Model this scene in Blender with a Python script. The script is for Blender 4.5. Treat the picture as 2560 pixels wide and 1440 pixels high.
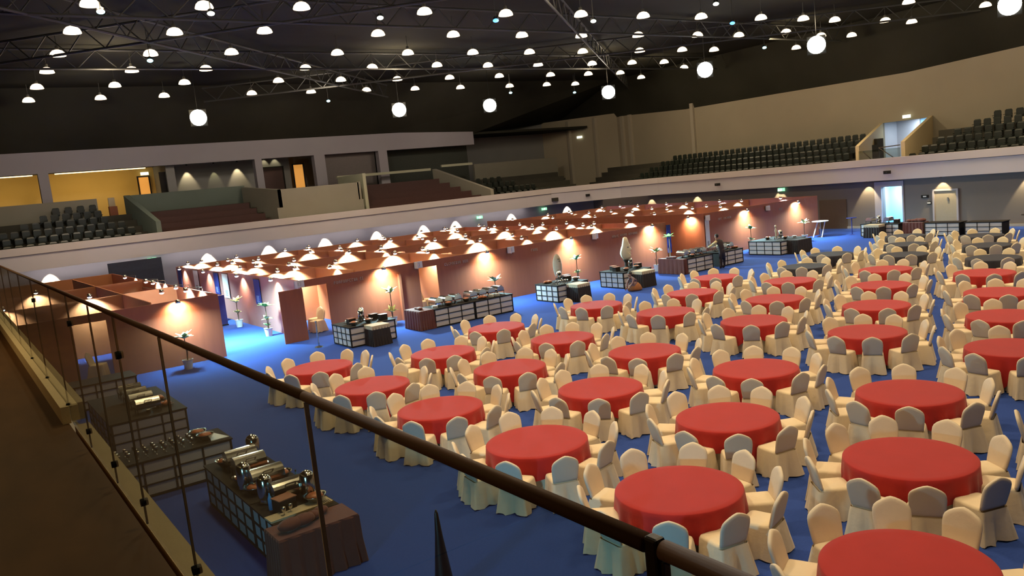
import bpy, math, random
from mathutils import Vector, Matrix
random.seed(7)
for o in list(bpy.data.objects): bpy.data.objects.remove(o)
sc = bpy.context.scene
C = sc.collection
PI = math.pi

# ---------------------------------------------------------------- camera, world, exposure, lights
CAM = Vector((0, 0, 5.3456))
RT = Vector((0.807165, -0.581567, -0.101318)); UP = Vector((0.158644, 0.048382, 0.98615)); FW = Vector((0.56861, 0.812059, -0.131315))
cd = bpy.data.cameras.new('camera'); cam = bpy.data.objects.new('camera', cd); C.objects.link(cam)
cam.matrix_world = Matrix(((RT.x, UP.x, -FW.x, CAM.x), (RT.y, UP.y, -FW.y, CAM.y), (RT.z, UP.z, -FW.z, CAM.z), (0, 0, 0, 1)))
cd.sensor_width = 36; cd.lens = 28.06; cd.clip_start = 0.05; cd.clip_end = 300
sc.camera = cam
w = bpy.data.worlds.new('world'); sc.world = w; w.use_nodes = True
w.node_tree.nodes['Background'].inputs[0].default_value = (0.8, 0.75, 0.6, 1)
w.node_tree.nodes['Background'].inputs[1].default_value = 0.02
vs = sc.view_settings; vs.view_transform = 'Standard'; vs.look = 'None'; vs.gamma = 1; vs.use_curve_mapping = False
vs.exposure = 0.0
sc.cycles.max_bounces = 5; sc.cycles.diffuse_bounces = 3; sc.cycles.glossy_bounces = 3; sc.cycles.transmission_bounces = 4
sc.cycles.transparent_max_bounces = 12; sc.cycles.use_denoising = True; sc.cycles.sample_clamp_indirect = 4
sc.cycles.caustics_reflective = False; sc.cycles.caustics_refractive = False
WARM = (1, .74, .43); COOL = (.85, .97, 1.0)
def light(kind, loc, power, col, to=None, size=.4, cone=None, spread=None, blend=.5, name='lamp_light'):
    l = bpy.data.lights.new(name, kind); l.energy = power; l.color = col
    if kind == 'AREA':
        l.shape = 'DISK'; l.size = size
        if spread: l.spread = math.radians(spread)
    else: l.shadow_soft_size = size
    if kind == 'SPOT': l.spot_size = math.radians(cone); l.spot_blend = blend
    o = bpy.data.objects.new(name, l); C.objects.link(o); o.location = loc
    d = Vector(to) - Vector(loc) if to else Vector((0, 0, -1))
    o.rotation_euler = d.to_track_quat('-Z', 'Y').to_euler()
    return o
LX = [1.6, 5.5, 9.3, 12.9, 18.4, 22.5, 26.6, 30.5, 34.4, 38.9, 42.4, 45.4]
# light of the big ceiling lamps (one lamp in four carries the light of its neighbours)
for x in (5.5, 12.9, 22.5, 30.5, 38.9, 47):
    for y in (3, 11.5, 21, 30.5, 40, 49.3):
        light('AREA', (x, y, 12.6), {3: 170, 11.5: 290, 21: 330}.get(y, 210), WARM, size=1.6, spread=115, name='ceiling_lamp_and_fill')

for x in (8, 24, 40):
    for y in (8, 26, 44): light('POINT', (x, y, 12.2), 420, (1, .80, .55), size=.5, name='ceiling_lamp_and_fill')  # added fill for upper walls and stands, as the domes' sideways glow
for x in (8, 22, 36): light('AREA', (x, 50, 12.4), 260, (1, .84, .66), to=(x, 61, 5), size=1.2, name='ceiling_lamp_and_fill')  # added fill aimed at the far balcony stand
for y in (20, 33, 46): light('AREA', (45.5, y, 12.4), 330, (1, .80, .50), to=(56, y, 6.5), size=1.2, name='ceiling_lamp_and_fill')  # added fill aimed at the end stand and its wall

light('SPOT', (-1.2, 6.2, 2.1), 900, (.28, .72, 1), to=(5.9, 10.2, .55), size=.25, cone=84, blend=.8, name='under_balcony_blue_light')

def infr(x, y, z, m=60):
    d = Vector((x, y, z)) - CAM; k = d.dot(FW)
    if k < .2: return False
    u = 1280 + 1995.4 * d.dot(RT) / k; v = 720 - 1995.4 * d.dot(UP) / k
    return -m < u < 2560 + m and -m < v < 1440 + m

# ---------------------------------------------------------------- materials
MATS = {}
def mat(name, col, rough=.6, metal=0, noise=0, nscale=8, bump=0, bscale=60, emit=None, estr=0, sheen=0, spec=.5, stretch=None, trans=0, coat=0):
    if name in MATS: return MATS[name]
    m = bpy.data.materials.new(name); m.use_nodes = True; MATS[name] = m
    nt = m.node_tree; b = nt.nodes['Principled BSDF']; b.inputs['Roughness'].default_value = rough; b.inputs['Metallic'].default_value = metal
    b.inputs['Specular IOR Level'].default_value = spec
    if sheen: b.inputs['Sheen Weight'].default_value = sheen
    if coat: b.inputs['Coat Weight'].default_value = coat
    b.inputs['Base Color'].default_value = (*col, 1)
    tc = nt.nodes.new('ShaderNodeTexCoord'); mp = nt.nodes.new('ShaderNodeMapping'); nt.links.new(tc.outputs['Object'], mp.inputs[0])
    if stretch: mp.inputs['Scale'].default_value = stretch
    if noise:
        n = nt.nodes.new('ShaderNodeTexNoise'); n.inputs['Scale'].default_value = nscale; n.inputs['Detail'].default_value = 4
        nt.links.new(mp.outputs[0], n.inputs['Vector'])
        r = nt.nodes.new('ShaderNodeMix'); r.data_type = 'RGBA'
        a = [max(0, c * (1 - noise)) for c in col]; z = [min(1, c * (1 + noise)) for c in col]
        r.inputs[6].default_value = (*a, 1); r.inputs[7].default_value = (*z, 1)
        nt.links.new(n.outputs['Fac'], r.inputs[0]); nt.links.new(r.outputs[2], b.inputs['Base Color'])
    if bump:
        n2 = nt.nodes.new('ShaderNodeTexNoise'); n2.inputs['Scale'].default_value = bscale; n2.inputs['Detail'].default_value = 3
        nt.links.new(mp.outputs[0], n2.inputs['Vector'])
        bp = nt.nodes.new('ShaderNodeBump'); bp.inputs['Strength'].default_value = bump; bp.inputs['Distance'].default_value = .02
        nt.links.new(n2.outputs['Fac'], bp.inputs['Height']); nt.links.new(bp.outputs[0], b.inputs['Normal'])
    if emit: b.inputs['Emission Color'].default_value = (*emit, 1); b.inputs['Emission Strength'].default_value = estr
    return m
M_carpet = mat('carpet_blue', (.036, .080, .34), .95, noise=.18, nscale=30, bump=.3, bscale=220, spec=.1)
M_cream = mat('cream_cloth', (.80, .68, .48), .8, noise=.05, nscale=6, bump=.25, bscale=14, sheen=.2, spec=.25)
M_creamcap = mat('cream_satin', (.78, .67, .51), .55, noise=.04, nscale=5, bump=.15, bscale=10, spec=.3)
M_red = mat('red_cloth', (.40, .022, .020), .75, noise=.10, nscale=3.5, bump=.2, bscale=160, sheen=.15, spec=.2)
M_navy = mat('navy_cloth', (.030, .030, .045), .8, noise=.15, nscale=3, bump=.2, bscale=160, sheen=.1, spec=.2)
M_wood = mat('partition_wood', (.34, .108, .056), .55, noise=.14, nscale=5, stretch=(1.5, 1.5, .12), spec=.3)
M_woodcap = mat('partition_edge', (.30, .12, .07), .5, noise=.1)
M_booth = mat('booth_inner', (.42, .17, .075), .6, noise=.08, nscale=3, spec=.2)
M_purple = mat('partition_mauve', (.36, .15, .13), .6, noise=.08)
M_fascia = mat('fascia_paint', (.60, .56, .60), .7, noise=.04, nscale=.6, bump=.05, bscale=3, spec=.2)
M_fascia2 = mat('fascia_band', (.62, .56, .56), .7, noise=.04, nscale=.6, spec=.2)
M_lower = mat('lower_wall', (.50, .45, .46), .8, noise=.08, nscale=.5, spec=.2)
M_lowerR = mat('side_wall', (.22, .19, .17), .8, noise=.08, nscale=.5, spec=.2)
M_upper = mat('upper_wall', (.37, .32, .24), .85, noise=.10, nscale=.3, spec=.1)
M_beam = mat('beam_paint', (.32, .30, .33), .8, noise=.06, nscale=.5, spec=.1)
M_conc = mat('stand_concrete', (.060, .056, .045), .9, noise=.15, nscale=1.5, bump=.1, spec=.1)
M_parapet = mat('parapet_paint', (.27, .25, .20), .8, noise=.08, nscale=.8, spec=.1)
M_green = mat('greenish_parapet', (.14, .17, .145), .8, noise=.08, nscale=.8, spec=.1)
M_ceil = mat('roof_dark', (.034, .033, .025), .95, noise=.4, nscale=.25, spec=.05)
M_truss = mat('truss_grey', (.05, .05, .045), .7, noise=.1)
M_seat = mat('seat_green', (.012, .017, .013), .4, noise=.1, spec=.5)
M_maroon = mat('seat_maroon', (.065, .028, .024), .5, noise=.15, spec=.4)
M_warmroom = mat('room_yellow', (.62, .42, .14), .8, noise=.1, nscale=.8, spec=.1)
M_orange = mat('door_orange', (.75, .33, .08), .6, noise=.08)
M_dark = mat('dark_board', (.020, .017, .015), .8, noise=.2, spec=.3)
M_darkcloth = mat('dark_cloth', (.030, .022, .020), .85, noise=.15, bump=.2, bscale=30)
M_brown = mat('brown_cloth', (.13, .036, .026), .8, noise=.2, nscale=4, bump=.2, bscale=30, sheen=.2)
M_tan = mat('tan_cloth', (.55, .45, .30), .8, noise=.08, bump=.2, bscale=30)
M_white = mat('white_plastic', (.70, .70, .70), .5, noise=.04)
M_cell = mat('counter_cell', (.58, .54, .52), .45, noise=.06, nscale=3, spec=.4)
M_cellbluelit = mat('counter_cell_bluelit', (.50, .54, .58), .4, noise=.1, nscale=4)  # same cells, tint of the blue light put into the colour
M_steel = mat('polished_steel', (.62, .60, .56), .16, metal=1, noise=.05)
M_steeld = mat('dark_steel', (.14, .12, .10), .25, metal=1, noise=.1)
M_copper = mat('roast_brown', (.42, .13, .05), .4, noise=.5, nscale=14, bump=.4, bscale=25)
M_pot = mat('pot_white', (.75, .75, .78), .5, noise=.04)
M_leaf = mat('leaf_green', (.16, .42, .10), .45, noise=.3, nscale=6)
M_leaf2 = mat('leaf_pale', (.58, .70, .30), .45, noise=.2, nscale=6)
M_stem = mat('plant_stem', (.14, .09, .05), .8, noise=.2)
M_stone = mat('cream_stone', (.66, .58, .42), .7, noise=.06, nscale=6, bump=.1)
M_banner = mat('banner_white', (.66, .64, .68), .7, noise=.04)
M_bluebanner = mat('banner_navy', (.020, .030, .19), .6, noise=.35, nscale=7)
M_ink = mat('ink_grey', (.18, .18, .20), .7, noise=.1)
M_letter = mat('letter_grey', (.55, .36, .28), .7, noise=.1)
M_floorw = mat('walkway_wood', (.085, .040, .014), .6, noise=.45, nscale=5, stretch=(1, .3, 1), spec=.3)
M_ledge = mat('ledge_stone', (.62, .50, .30), .6, noise=.06, nscale=6, bump=.1, spec=.3)
M_rail = mat('handrail_brown', (.13, .070, .042), .6, noise=.15, nscale=20, stretch=(1, .1, 1))
M_black = mat('black_metal', (.006, .006, .005), .4, noise=.1)
M_skin = mat('skin', (.35, .18, .11), .6, noise=.05)
M_hair = mat('hair', (.015, .010, .008), .6, noise=.2)
M_vest = mat('dark_vest', (.030, .018, .022), .8, noise=.1)
M_shirt = mat('cream_sleeve', (.62, .50, .28), .8, noise=.05)
M_mauve = mat('mauve_top', (.22, .13, .13), .8, noise=.25, nscale=9)
M_rust = mat('rust_skirt', (.30, .11, .035), .8, noise=.4, nscale=9)
M_lampw = mat('lamp_glow', (.9, .8, .6), .5, noise=.02, emit=(1, .78, .52), estr=2.6)
M_flood = mat('flood_glow', (1, 1, 1), .5, noise=.02, emit=(1, .97, .86), estr=60)
M_boothlamp = mat('booth_lamp_glow', (1, 1, 1), .5, noise=.02, emit=(.92, .96, 1), estr=9)
M_cyan = mat('stage_cyan', (1, 1, 1), .5, noise=.02, emit=(.35, .9, 1), estr=5)
M_bluelamp = mat('stage_blue', (1, 1, 1), .5, noise=.02, emit=(.05, .35, 1), estr=4)
M_pale = mat('stage_white', (1, 1, 1), .5, noise=.02, emit=(.9, 1, .8), estr=6)
M_strip = mat('strip_glow', (1, 1, 1), .5, noise=.02, emit=(1, .75, .35), estr=3)
M_exit = mat('exit_green', (.1, .5, .2), .5, noise=.02, emit=(.35, .9, .5), estr=1.4)
M_exitw = mat('exit_white', (.8, .8, .7), .5, noise=.02, emit=(.95, 1, .75), estr=1.6)
M_bluelitroom = mat('blue_lit_room', (.35, .62, .85), .8, noise=.04)  # blue of the room's light put into the wall colour
M_greyroom = mat('lit_room_grey', (.62, .62, .68), .8, noise=.04)
M_door = mat('door_tan', (.42, .35, .25), .6, noise=.06)
def glassmat():
    m = bpy.data.materials.new('balustrade_glass'); m.use_nodes = True; nt = m.node_tree
    for n in list(nt.nodes): nt.nodes.remove(n)
    out = nt.nodes.new('ShaderNodeOutputMaterial'); mx = nt.nodes.new('ShaderNodeMixShader'); fr = nt.nodes.new('ShaderNodeFresnel')
    fr.inputs[0].default_value = 1.85
    tr = nt.nodes.new('ShaderNodeBsdfTransparent'); tr.inputs[0].default_value = (.74, .77, .72, 1)
    gl = nt.nodes.new('ShaderNodeBsdfGlossy'); gl.inputs[1].default_value = .02
    ns = nt.nodes.new('ShaderNodeTexNoise'); ns.inputs['Scale'].default_value = 3
    bp = nt.nodes.new('ShaderNodeBump'); bp.inputs['Strength'].default_value = .02
    nt.links.new(ns.outputs['Fac'], bp.inputs['Height']); nt.links.new(bp.outputs[0], gl.inputs['Normal'])
    geo = nt.nodes.new('ShaderNodeNewGeometry'); inv = nt.nodes.new('ShaderNodeMath'); inv.operation = 'SUBTRACT'; inv.inputs[0].default_value = 1
    nt.links.new(geo.outputs['Backfacing'], inv.inputs[1]); mul = nt.nodes.new('ShaderNodeMath'); mul.operation = 'MULTIPLY'
    nt.links.new(fr.outputs[0], mul.inputs[0]); nt.links.new(inv.outputs[0], mul.inputs[1])
    nt.links.new(mul.outputs[0], mx.inputs[0]); nt.links.new(tr.outputs[0], mx.inputs[1]); nt.links.new(gl.outputs[0], mx.inputs[2])
    nt.links.new(mx.outputs[0], out.inputs[0]); return m
M_glass = glassmat()

# ---------------------------------------------------------------- mesh builder
class MB:
    def __init__(s): s.v = []; s.f = []
    def add(s, vs, fs, M=None):
        n = len(s.v)
        s.v += [tuple(M @ Vector(p)) if M else tuple(p) for p in vs]
        s.f += [tuple(i + n for i in f) for f in fs]; return s
    def box(s, x0, x1, y0, y1, z0, z1, M=None):
        return s.add([(x0, y0, z0), (x1, y0, z0), (x1, y1, z0), (x0, y1, z0), (x0, y0, z1), (x1, y0, z1), (x1, y1, z1), (x0, y1, z1)],
                     [(0, 3, 2, 1), (4, 5, 6, 7), (0, 1, 5, 4), (1, 2, 6, 5), (2, 3, 7, 6), (3, 0, 4, 7)], M)
    def hexa(s, pts): return s.add(pts, [(0, 3, 2, 1), (4, 5, 6, 7), (0, 1, 5, 4), (1, 2, 6, 5), (2, 3, 7, 6), (3, 0, 4, 7)])
    def lathe(s, prof, n=16, c=(0, 0, 0), M=None, sx=1, sy=1):
        vs = []; fs = []; k = len(prof)
        for i in range(n):
            a = 2 * PI * i / n
            for r, z in prof: vs.append((c[0] + r * math.cos(a) * sx, c[1] + r * math.sin(a) * sy, c[2] + z))
        for i in range(n):
            j = (i + 1) % n
            for q in range(k - 1): fs.append((i * k + q, j * k + q, j * k + q + 1, i * k + q + 1))
        if prof[0][0] > 0: fs.append(tuple(i * k for i in range(n))[::-1])
        if prof[-1][0] > 0: fs.append(tuple(i * k + k - 1 for i in range(n)))
        return s.add(vs, fs, M)
    def tube(s, a, b, r, n=8, r2=None):
        a = Vector(a); b = Vector(b); d = b - a; L = d.length
        if L < 1e-6: return s
        M = Matrix.Translation(a) @ d.to_track_quat('Z', 'Y').to_matrix().to_4x4()
        return s.lathe([(r, 0), (r if r2 is None else r2, L)], n, M=M)
    def path(s, pts, r, n=6):
        for a, b in zip(pts, pts[1:]): s.tube(a, b, r, n)
        return s
    def ell(s, c, rx, ry, rz, n=12, k=7, M=None):
        prof = [(math.sin(PI * i / k), -math.cos(PI * i / k)) for i in range(k + 1)]
        prof[0] = (0, -1); prof[-1] = (0, 1)
        mm = Matrix.Translation(c) @ Matrix.Diagonal((rx, ry, rz, 1))
        return s.lathe(prof, n, M=(M @ mm if M else mm))
    def build(s, name, m, parent=None, smooth=False, loc=None, rz=0, bevel=0):
        me = bpy.data.meshes.new(name); me.from_pydata(s.v, [], s.f); me.validate(); me.update()
        ms = m if isinstance(m, (list, tuple)) else [m]
        for q in ms: me.materials.append(q)
        if smooth:
            for p in me.polygons: p.use_smooth = True
        o = bpy.data.objects.new(name, me); C.objects.link(o)
        if bevel:
            bv = o.modifiers.new('bevel', 'BEVEL'); bv.width = bevel; bv.segments = 2
        if parent: o.parent = parent
        if loc: o.location = loc
        if rz: o.rotation_euler.z = rz
        return o
def tag(o, label=None, cat=None, group=None, kind=None):
    if label: o['label'] = label
    if cat: o['category'] = cat
    if group: o['group'] = group
    if kind: o['kind'] = kind
    return o
def T(name, label, cat, loc=(0, 0, 0), rz=0, group=None):
    o = bpy.data.objects.new(name, None); C.objects.link(o); o.empty_display_size = .2
    o.location = loc; o.rotation_euler.z = rz
    return tag(o, label, cat, group)
def S(name, mb, m, label, cat='wall', **k): return tag(mb.build(name, m, **k), label, cat, kind='structure')
def kids(o): return KID.get(o.name, [])
def dup(root, loc, rz=0, label=None, group=None, scale=None):
    r = root.copy(); C.objects.link(r); r.location = loc; r.rotation_euler = (0, 0, rz)
    if label: r['label'] = label
    if group: r['group'] = group
    if scale: r.scale = scale
    for ch in PARTS[root.name]:
        c = ch.copy(); C.objects.link(c); c.parent = r
        for g in PARTS.get(ch.name, []):
            d = g.copy(); C.objects.link(d); d.parent = c
    return r
PARTS = {}
def reg(root, parts): PARTS[root.name] = parts; return root
ORD = ['first', 'second', 'third', 'fourth', 'fifth', 'sixth', 'seventh', 'eighth', 'ninth', 'tenth', 'eleventh', 'twelfth', 'thirteenth',
       'fourteenth', 'fifteenth', 'sixteenth', 'seventeenth', 'eighteenth', 'nineteenth', 'twentieth'] + ['%dth' % i for i in range(21, 60)]
NUM = ['zero', 'one', 'two', 'three', 'four', 'five', 'six', 'seven', 'eight', 'nine', 'ten', 'eleven', 'twelve']
class Once:
    """first placement moves the prototype itself, later ones copy it"""
    def __init__(s, maker): s.maker = maker; s.p = None
    def __call__(s, loc, rz, label, group, cat=None):
        if s.p is None:
            s.p = s.maker(); o = s.p; o.location = loc; o.rotation_euler = (0, 0, rz); o['label'] = label; o['group'] = group; return o
        return dup(s.p, loc, rz, label, group)

# ---------------------------------------------------------------- building shell
S('floor', MB().box(-6, 60, -8, 70, -.2, 0), M_carpet, 'blue carpet floor of the whole hall', 'floor')
S('wall_back', MB().box(-6, 56, 55.6, 56.1, 0, 3.4), M_lower, 'grey wall under the far balcony behind the booths')
S('wall_right', MB().box(49, 49.4, -8, 26.6, 0, 3.1).box(49, 49.4, 27.95, 55.6, 0, 3.1).box(49, 49.4, 26.6, 27.95, 2.62, 3.1), M_lowerR,
  'taupe ground floor wall with two doorways at the end of the hall')
S('wall_camera', MB().box(-6, 60, -8.3, -8, 0, 14), M_dark, 'dark wall closing the hall out of sight')
S('wall_left', MB().box(-6.3, -6, -8, 70, 0, 14), M_dark, 'dark wall behind the near balcony')
# balcony fascias
def band(name, pts, z0, z1, t, m, label):
    b = MB()
    for (x0, y0), (x1, y1) in zip(pts, pts[1:]):
        d = Vector((x1 - x0, y1 - y0)).normalized(); n = Vector((d.y, -d.x)) * t
        b.hexa([(x0, y0, z0), (x1, y1, z0), (x1 - n.x, y1 - n.y, z0), (x0 - n.x, y0 - n.y, z0), (x0, y0, z1), (x1, y1, z1), (x1 - n.x, y1 - n.y, z1), (x0 - n.x, y0 - n.y, z1)])
    return S(name, b, m, label, 'wall')
FP = [(-6, 54.4), (43.2, 54.4), (47.6, 50.4), (48.6, 47), (48.6, -8)]
band('trim_1', FP, 3.05, 3.98, .6, M_fascia, 'smooth pale lower band of the balcony front')
FP2 = [(x - .06 if y < 51 else x, y - .06) for x, y in FP]
band('trim_2', FP2, 4.0, 4.44, .5, M_fascia2, 'pale upper kerb band along the balcony front')
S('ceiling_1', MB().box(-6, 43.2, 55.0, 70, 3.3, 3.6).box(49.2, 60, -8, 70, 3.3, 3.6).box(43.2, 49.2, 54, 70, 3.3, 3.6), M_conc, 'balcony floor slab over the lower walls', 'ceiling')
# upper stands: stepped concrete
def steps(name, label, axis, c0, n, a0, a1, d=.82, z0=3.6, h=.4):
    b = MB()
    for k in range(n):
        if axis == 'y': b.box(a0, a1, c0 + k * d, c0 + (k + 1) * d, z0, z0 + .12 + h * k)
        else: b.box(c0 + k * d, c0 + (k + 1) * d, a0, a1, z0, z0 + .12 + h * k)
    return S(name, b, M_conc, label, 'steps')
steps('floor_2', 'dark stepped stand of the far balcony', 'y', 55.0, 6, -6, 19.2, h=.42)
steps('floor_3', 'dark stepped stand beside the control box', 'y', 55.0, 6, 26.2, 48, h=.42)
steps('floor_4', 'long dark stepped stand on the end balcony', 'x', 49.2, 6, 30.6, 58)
steps('floor_5', 'dark stepped stand beyond the vomitory', 'x', 49.2, 6, 8, 26.4, h=.42)
# upper walls
S('wall_upper_right', MB().box(56, 56.3, 8, 28.3, 3.6, 10.6).box(56, 56.3, 31.7, 59, 3.6, 10.6).box(56, 56.3, 28.3, 31.7, 6.8, 10.6), M_upper,
  'tan upper wall above the end stand seats')
S('wall_upper_corner', MB().hexa([(56, 59, 3.6), (52, 66, 3.6), (52.2, 66.2, 3.6), (56.3, 59.2, 3.6), (56, 59, 11), (52, 66, 11), (52.2, 66.2, 11), (56.3, 59.2, 11)]),
  M_upper, 'tan upper wall cutting the far corner')
b = MB()
for y in (58.0, 56.9, 49.0): b.box(55.75, 56, y, y + .35, 3.6, 10.6)
for t in (.25, .6): b.box(55.6 - 4 * t, 55.95 - 4 * t, 59 + 7 * t, 59.3 + 7 * t, 3.6, 10.8)
S('trim_3', b, mat('pilaster_paint', (.42, .37, .29), .8, noise=.06), 'pale vertical pilasters on the upper corner wall', 'trim')
S('wall_upper_back', MB().box(-6, 52.2, 66, 66.3, 5, 11), mat('grey_wall', (.24, .235, .23), .8, noise=.08, nscale=.5), 'dim grey wall at the back of the far balcony')
b = MB().box(-6, 40.2, 61, 61.5, 9.0, 10.4).box(5.85, 6.45, 61, 61.6, 6.9, 9).box(24.95, 25.85, 61, 61.6, 5.2, 9).box(30.6, 31.4, 61, 61.6, 5.2, 9).box(20.2, 20.75, 61, 61.6, 6.2, 9)
S('trim_4', b, M_beam, 'long grey ceiling beam with columns above the far balcony', 'beam')
# dark roof
b = MB().box(-6, 54.6, -8, 57.5, 14, 14.3)
R0 = [(54.6, -8), (54.6, 57.5), (-6, 57.5)]; 
b.add([(54.6, -8, 14), (54.6, 22, 14), (54.6, 40, 14), (54.6, 57.5, 14), (56.2, -8, 9.95), (56.2, 22, 9.95), (56.2, 30.8, 9.5), (56.2, 42, 9.6), (56.2, 50, 9.65), (56.2, 70, 10.7), (52, 66, 10.9), (40, 61.2, 9.9), (30, 61.2, 10.25), (-6, 61.2, 10.2), (-6, 57.5, 14), (54.6, 30.8, 14), (54.6, 50, 14)],
      [(0, 1, 5, 4), (1, 15, 6, 5), (15, 2, 7, 6), (2, 16, 8, 7), (16, 3, 9, 8), (3, 10, 9), (3, 11, 10), (3, 14, 12, 11), (14, 13, 12)])
S('ceiling', b, M_ceil, 'near-black roof above the hanging lamps', 'ceiling')
S('ceiling_2', MB().box(-6, 54, 61.2, 66.3, 9.9, 10.1), M_ceil, 'dark soffit over the far concourse', 'ceiling')
for k, (a, bb) in enumerate([((-4, 26), (30, 57)), ((14, 20), (54, 55)), ((30, 16), (-4, 50)), ((54, 24), (16, 57)), ((2, 44), (54, 44.6)), ((2, 33), (54, 33.4))]):
    m = MB(); A = Vector((*a, 13.75)); B = Vector((*bb, 13.75)); d = (B - A).normalized(); L = (B - A).length
    m.tube(A, B, .06, 6); m.tube(A - Vector((0, 0, .9)), B - Vector((0, 0, .9)), .06, 6)
    n = int(L / 1.8)
    for i in range(n):
        p = A + d * L * i / n; q = A + d * L * (i + .5) / n - Vector((0, 0, .9)); r = A + d * L * (i + 1) / n
        m.tube(p, q, .03, 5); m.tube(q, r, .03, 5)
    S('beam_truss', m, M_truss, ORD[k] + ' thin grey steel truss crossing under the dark roof', 'truss')

# ---------------------------------------------------------------- ceiling lamps
LAMPS = {5.5: [31.6, 36.1, 40.9, 45.3, 50.3, 55.3], 9.3: [31.3, 35.9, 40.6, 45.1, 50.0, 54.9], 12.9: [30.8, 35.2, 40.1, 44.7, 49.3, 54.5],
         18.4: [30.7, 35.2, 40.0, 44.5, 49.0, 54.2], 22.5: [30.4, 35.0, 39.8, 44.3, 48.9, 54.0], 26.6: [29.9, 34.7, 39.5, 43.6, 48.9, 53.7],
         30.5: [29.6, 34.4, 39.2, 43.7, 48.5, 53.5], 34.4: [29.2, 33.9, 38.8, 43.4, 48.0, 53.3], 38.9: [28.8, 33.4, 38.3, 43.0, 47.7, 53.0],
         42.4: [28.5, 33.1, 37.8, 42.6, 47.4, 52.6], 45.4: [23.9, 28.4, 31.8, 37.6, 42.3, 47.0, 52.5], 50.1: [27.9, 32.4, 44.6, 49.4], 53.1: [23.3, 27.8, 32.0, 36.4]}
def mk_lamp():
    t = T('ceiling_lamp', '', 'ceiling lamp')
    dome = MB().lathe([(.335, 0), (.33, .04), (.29, .14), (.20, .23), (.09, .27)], 16).build('dome', M_lampw, t, True)
    rod = MB().tube((0, 0, .26), (0, 0, 1.0), .015, 5).lathe([(.09, .25), (.08, .42), (.02, .44)], 10).build('hanging_rod', M_truss, t)
    return reg(t, [dome, rod])
lamp = Once(mk_lamp)
for i, x in enumerate(sorted(LAMPS)):
    for j, y in enumerate(sorted(LAMPS[x], reverse=True)):
        lamp((x, y, 12.87), 0, 'warm white dome ceiling lamp, %s from the far wall in line %d from the balcony' % (ORD[j], i + 1), 'warm dome lamps under the roof')
# floodlights on the ring
FL = [(13.6, 50.1), (26.9, 49.7), (34.0, 49.0), (40.6, 43.4), (40.2, 34.1), (40.2, 26.3), (41.1, 17.0)]
FLN = ['leftmost', 'second', 'third', 'fourth', 'fifth', 'sixth', 'seventh']
def mk_flood():
    t = T('floodlight', '', 'floodlight')
    h = MB().box(-.48, .48, -.12, .15, -.48, .48).build('housing', M_black, t)
    l = MB().lathe([(.47, 0), (.40, .08), (.14, .12)], 20, M=Matrix.Translation((0, -.13, 0)) @ Matrix.Rotation(PI / 2, 4, 'X')).build('lens', M_flood, t, True)  # lens drawn large to take in the glare around it
    r = MB().tube((0, 0, .12), (0, 0, 2.9), .015, 6).build('hanging_pole', M_black, t)
    return reg(t, [h, l, r])
fl = Once(mk_flood)
for k, (x, y) in enumerate(FL):
    rz = math.atan2(-y, -x) + PI / 2
    fl((x, y, 11), rz, 'glaring white floodlight, %s in the ring counted from the left' % FLN[k], 'white floodlights over the hall')
    light('SPOT', (x - x * .012, y - y * .012, 10.95), 330, (1, .88, .68), to=(x * .5 + 9, y * .6 + 3, 0), size=.15, cone=100, blend=.8, name='floodlight_beam')
ST = [(5.5, 29.9, 'c', 'cyan'), (9.0, 29.6, 'p', 'pale white'), (8.8, 38.7, 'c', 'cyan'), (23.7, 54, 'c', 'cyan'), (15.5, 29.3, 'p', 'greenish white'), (20.9, 29.0, 'b', 'blue'),
      (26.0, 28.4, 'p', 'small white'), (38.2, 52, 'c', 'cyan'), (45.5, 52.8, 'c', 'double cyan'), (29.8, 24.4, 'p', 'tiny white'), (34.9, 27.6, 'b', 'small blue'), (45.3, 33.4, 'c', 'pale cyan')]
for k, (x, y, c, nm) in enumerate(ST):
    t = T('stage_spotlight', '%s stage spotlight hanging among the dome lamps, %s of these' % (nm, ORD[k]), 'spotlight', (x, y, 12.3), math.atan2(-y, -x) + PI / 2, 'coloured stage spots under the roof')
    MB().lathe([(.10, 0), (.13, .3)], 10, M=Matrix.Rotation(-PI / 2.6, 4, 'X')).build('can', M_black, t)
    MB().ell((0, -.05, -.02), .13, .06, .08).build('lens', {'c': M_cyan, 'b': M_bluelamp, 'p': M_pale}[c], t, True)
    MB().tube((0, 0, .1), (0, 0, 1.45), .015, 5).build('hanging_rod', M_truss, t)

# ---------------------------------------------------------------- stadium seats
def mk_seat():
    b = MB().box(-.21, .21, .16, .20, .30, .78)
    b.box(-.20, .20, -.02, .16, .38, .44).box(-.03, .03, .05, .18, .0, .38).box(-.235, -.205, -.05, .18, .52, .55).box(.205, .235, -.05, .18, .52, .55)
    b.hexa([(-.21, .15, .76), (.21, .15, .76), (.21, .21, .76), (-.21, .21, .76), (-.15, .19, .84), (.15, .19, .84), (.15, .22, .84), (-.15, .22, .84)])
    o = b.build('stadium_seat', M_seat); tag(o, '', 'seat'); return reg(o, [])
seat = Once(mk_seat)
def seats(axis, c0, rows, block, d=.82, z0=3.72, h=.4, pitch=.55):
    for k, (a0, a1) in enumerate(rows):
        n = int(abs(a1 - a0) / pitch)
        for i in range(n):
            a = a0 + (a1 - a0) * (i + .5) / n
            loc = (a, c0 + k * d + .42, z0 + h * k) if axis == 'y' else (c0 + k * d + .42, a, z0 + h * k)
            seat(loc, 0 if axis == 'y' else -PI / 2, 'dark green tip-up seat, number %d in %s row up, %s' % (i + 1, ORD[k], block), 'green seats of ' + block)
seats('y', 55.0, [(1.6, 10.6), (1.6, 10.4), (2.8, 10.0), (4.0, 9.2), (5.2, 9.0), (6.0, 8.9)], 'far-left balcony stand', h=.42, pitch=.6)
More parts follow.
